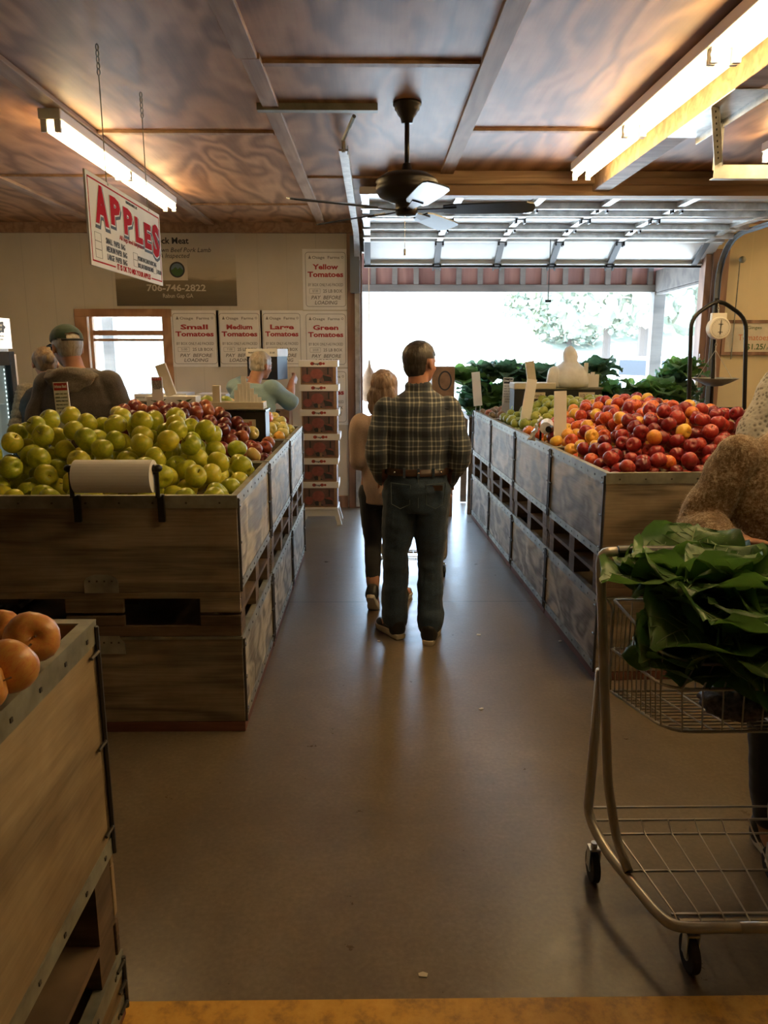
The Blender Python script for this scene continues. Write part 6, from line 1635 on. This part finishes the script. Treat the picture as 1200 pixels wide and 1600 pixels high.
g.add(vs, fs); o = g.build('visor', mt['cap_green'], cp, smooth=True); z_ = o.modifiers.new('s','SOLIDIFY'); z_.thickness = .005
MB().tube([f.hd((.78*math.cos(a_)*.98, -.05+.92*math.sin(a_), .33)) for a_ in np.linspace(-2.3, -.84, 12)], .008, 6).build('cap_strap', mt['black'], cp)
g = MB()
for sx_ in (-1, 1):
    g.ell(f.hd((sx_*.28,.78,.02)), f.hr(.22,.05,.15), R); g.tube([f.hd((sx_*.48,.72,.08)), f.hd((sx_*.70,.30,.08)), f.hd((sx_*.73,-.02,.02))], .0035, 6)
g.build('sunglasses', mt['black_gloss'], ho, smooth=True)

# ---------------------------------------------------------------- woman in black vest, far left
f = Fig((-2.40, 5.72, 0), 0, 1.74, shL=(-.15,0,1.415), shR=(.15,0,1.415), elL=(-.225,-.02,1.15), elR=(.20,-.02,1.15), wrL=(-.20,.10,.92), wrR=(.20,.12,.94), neck=(0,.01,1.47), head=(-.02,.05,1.62))
f.hy = .55; f.hp = -.25
mb = MB(); torso(mb, f); [arm(mb, f, s) for s in 'LR']; [leg(mb, f, s) for s in 'LR']; [foot(mb, f, s) for s in 'LR']; head(mb, f)
for s, sg in (('L', 1), ('R', -1)): hand(mb, f.p('wr'+s), (0,.4,-.9), (-sg,0,0), .165, .5, sg)
w2 = organic('person', mb, .010, mt['skin'])
tag(w2, 'woman in black vest with tied-up hair, between the refrigerator and the capped man', 'person'); eyes(f, w2)
g = MB(); torso(g, f, .028, hips=1.0); ve = organic('vest', g, .010, mt['vest'], w2, 3, wrinkle(5,5,18,3), .010)
g = MB(); [arm(g, f, s, .022, r1=.030, r2=.028) for s in 'LR']; organic('sleeves', g, .010, mt['fleece'], w2, 3, wrinkle(3,3,40,5), .012)
g = MB(); torso(g, f, .006, top=False)
g = MB()
for s in 'LR': leg(g, f, s, .012, upto=.97, ra=.03)
organic('trousers', g, .012, mt['denim'], w2, 3)
for s in 'LR': shoe(f, s, w2, 'black', 'sole_tan')
q = front_half(f); R = f.Rh(); g = MB(); g.ell(f.hd((0,-.12,.26)), f.hr(.72,.88,.74), R); g.ell(f.hd((.0,-.30,-.10)), f.hr(.60,.58,.52), R); g.ell(f.hd((.1,-.95,.10)), f.hr(.34,.34,.36), R)
organic('hair', g, .008, mt['hair_sandy'], w2, 1, wrinkle(40,40,15), .006, cut=lambda p_: q(p_).y > .45 or (q(p_).z < .0 and q(p_).y > -.05))

# ---------------------------------------------------------------- man in blue shirt lifting a box
f = Fig((P(385,600,6.55).x, 6.55, 0), -.40, 1.70, shL=(-.18,.10,1.40), shR=(.18,.10,1.40), elL=(-.21,.26,1.42), elR=(.27,.24,1.29), wrL=(-.12,.46,1.50), wrR=(.20,.42,1.45),
    head=(.03,.20,1.585), neck=(0,.09,1.44), chest=(0,.07,1.24), waist=(0,.03,1.02))
f.hy = -.35; f.hp = -.15
mb = MB(); torso(mb, f, fat=1.1); [arm(mb, f, s) for s in 'LR']; [leg(mb, f, s) for s in 'LR']; [foot(mb, f, s) for s in 'LR']; head(mb, f)
for s, sg in (('L', 1), ('R', -1)): hand(mb, f.p('wr'+s), f.M.to_3x3() @ V((0,.8,.4)), f.M.to_3x3() @ V((sg*.9,.4,0)), .18, .5, sg)
bm_ = organic('person', mb, .010, mt['skin_tan'])
tag(bm_, 'white-haired man in a pale blue shirt holding a dark box up to the wall signs', 'person'); eyes(f, bm_)
g = MB(); torso(g, f, .022, fat=1.12); [arm(g, f, s, .026, upto=.15, r1=.034) for s in 'LR']
organic('shirt', g, .010, mt['blue_shirt'], bm_, 3, wrinkle(6,6,10,5), .010)
g = MB()
for s in 'LR': leg(g, f, s, .015, ra=.035)
organic('trousers', g, .012, mt['khaki'], bm_, 3)
for s in 'LR': shoe(f, s, bm_, 'black', 'sole_tan')
q = front_half(f); R = f.Rh(); g = MB(); g.ell(f.hd((0,-.10,.28)), f.hr(.72,.88,.76), R); g.ell(f.hd((.0,-.30,-.12)), f.hr(.62,.60,.52), R)
organic('hair', g, .008, mt['hair_grey'], bm_, 1, wrinkle(40,40,40), .005, cut=lambda p_: q(p_).y > .48 or q(p_).z < -.5 or (q(p_).z < .05 and q(p_).y > -.1))
c_ = P(416, 570, 7.0)
produce_box((c_.x, 7.08, c_.z-.13), .30, .26, .27, 'dark box with a white lid held up by the blue-shirted man', rz=-.25, dark=True, group=None)

# ---------------------------------------------------------------- woman in the fuzzy sweater behind the near cart
f = Fig((1.40, 2.50, 0), PI, 1.70,
    shR=(-.225,.0,1.40), shL=(.225,.0,1.40), neck=(0,.0,1.45), head=(0,.04,1.57), chest=(0,0,1.25), waist=(0,.01,1.03), pelvis=(0,0,.90), hipL=(-.09,0,.86), hipR=(.09,0,.86),
    anR=(.02,.11,.075), anL=(-.14,.02,.075), knR=(.06,.10,.47), knL=(-.12,.05,.47))
# facing the viewer: figure's +x is the viewer's left
f.j.update(shR=(.205,.0,1.375), shL=(-.205,.0,1.375), elR=(.312,-.02,1.14), elL=(-.29,.02,1.12), wrR=(.292,.21,1.15), wrL=(-.14,.22,1.12))
mb = MB(); torso(mb, f); [arm(mb, f, s) for s in 'LR']; [leg(mb, f, s) for s in 'LR']; [foot(mb, f, s) for s in 'LR']; head(mb, f)
# her right hand (towards the photo's left) lies over the handle, fingers curling down and forward
hand(mb, f.p('wrR'), (.90,-.38,-.03), (.0,-.25,-1), .195, .38, 1, thumb=.7)
hand(mb, f.p('wrL'), (-.35,-.85,-.05), (0,-.2,-1), .18, .45, -1)
fw = organic('person', mb, .0052, mt['skin_tan'], None, 2)
tag(fw, 'woman in a fuzzy brown sweater standing behind the near cart', 'person'); eyes(f, fw)
g = MB()
g.loft([(f.X((0,0,.84)),.215,.15),(f.X((0,0,.92)),.225,.165),(f.X((0,0,1.05)),.215,.16),(f.X((0,0,1.20)),.215,.165),(f.X((0,0,1.31)),.215,.15),(f.X((0,0,1.40)),.165,.115),(f.X((0,0,1.475)),.085,.075)], f.side(), 28)
[arm(g, f, s, .024, r0=.031, r1=.027, r2=.010, upto=.93) for s in 'LR']
sw = organic('sweater', g, .0065, mt['sweater'], fw, 3, wrinkle(7,7,9,4), .012)
# fuzz on the sweater
def add_fuzz(o, n, L, mat_, seed):
    me = o.data; r = np.random.default_rng(seed); k = len(me.vertices); idx = r.integers(0, k, n); mb = MB()
    for i in idx:
        v = me.vertices[int(i)]; a = v.co; d = (v.normal+V(r.normal(0,.55,3))).normalized(); s_ = d.cross(V(r.normal(0,1,3))).normalized()*.0006
        m_ = a+d*L*.55; e = m_+(d+V(r.normal(0,.5,3))).normalized()*L*.45
        mb.add([a-s_, a+s_, m_+s_*.6, e, m_-s_*.6], [(0,1,2,4),(4,2,3)])
    z = mb.build('fuzz', mat_, o, world=False); z['kind'] = 'stuff'; return z
mt['fuzz'] = plain('fuzz', (.50,.38,.26), .9)
add_fuzz(sw, 15000, .011, mt['fuzz'], 3)
g = MB(); g.loft([(f.X((0,0,.78)),.15,.11),(f.X((0,0,.86)),.175,.125),(f.X((0,0,.93)),.17,.12)], f.side(), 20)
for s in 'LR': leg(g, f, s, .008, upto=.84, ra=.026)
organic('leggings', g, .009, mt['leggings'], fw, 3, wrinkle(9,9,16,2), .004)
for s in 'LR': shoe(f, s, fw, 'black', 'sole_white')
q = front_half(f); R = f.Rh(); g = MB(); g.ell(f.hd((0,-.12,.28)), f.hr(.76,.90,.78), R); g.ell(f.hd((0,-.40,-.3)), f.hr(.62,.45,.7), R)
organic('hair', g, .009, mt['hair_sandy'], fw, 1, wrinkle(40,40,15), .006, cut=lambda p_: q(p_).y > .40 or (q(p_).z < .1 and q(p_).y > .0))

# ---------------------------------------------------------------- person in patterned cardigan further behind, right edge
f = Fig((1.985, 3.28, 0), PI-.25, 1.90,
    shR=(.235,.0,1.575), shL=(-.235,.0,1.575), elR=(.335,.06,1.31), elL=(-.32,.08,1.32), wrR=(.05,.24,1.34), wrL=(.13,.20,1.43))
mb = MB(); torso(mb, f); [arm(mb, f, s) for s in 'LR']; [leg(mb, f, s) for s in 'LR']; [foot(mb, f, s) for s in 'LR']; head(mb, f)
R3 = f.M.to_3x3()
hand(mb, f.p('wrL'), R3 @ V((1,.0,-.05)), R3 @ V((0,-1,0)), .185, .55, -1, thumb=.5); hand(mb, f.p('wrR'), R3 @ V((-1,.05,0)), R3 @ V((0,-1,0)), .18, .4, 1)
pc = organic('person', mb, .0075, mt['skin'], None, 2)
tag(pc, 'person in a grey patterned cardigan with folded arms, at the right edge', 'person'); eyes(f, pc)
g = MB(); torso(g, f, .035, fat=1.05); [arm(g, f, s, .030, r1=.030, r2=.022, upto=.92) for s in 'LR']
organic('cardigan', g, .009, mt['cardigan'], pc, 3, wrinkle(7,7,9,6), .011)
g = MB()
for s in 'LR': leg(g, f, s, .015, ra=.035)
organic('trousers', g, .012, mt['denim'], pc, 3)
for s in 'LR': shoe(f, s, pc, 'black', 'sole_tan')
q = front_half(f); R = f.Rh(); g = MB(); g.ell(f.hd((0,-.12,.28)), f.hr(.73,.88,.76), R)
organic('hair', g, .009, mt['hair_dark'], pc, 1, cut=lambda p_: q(p_).y > .40 or (q(p_).z < .1))
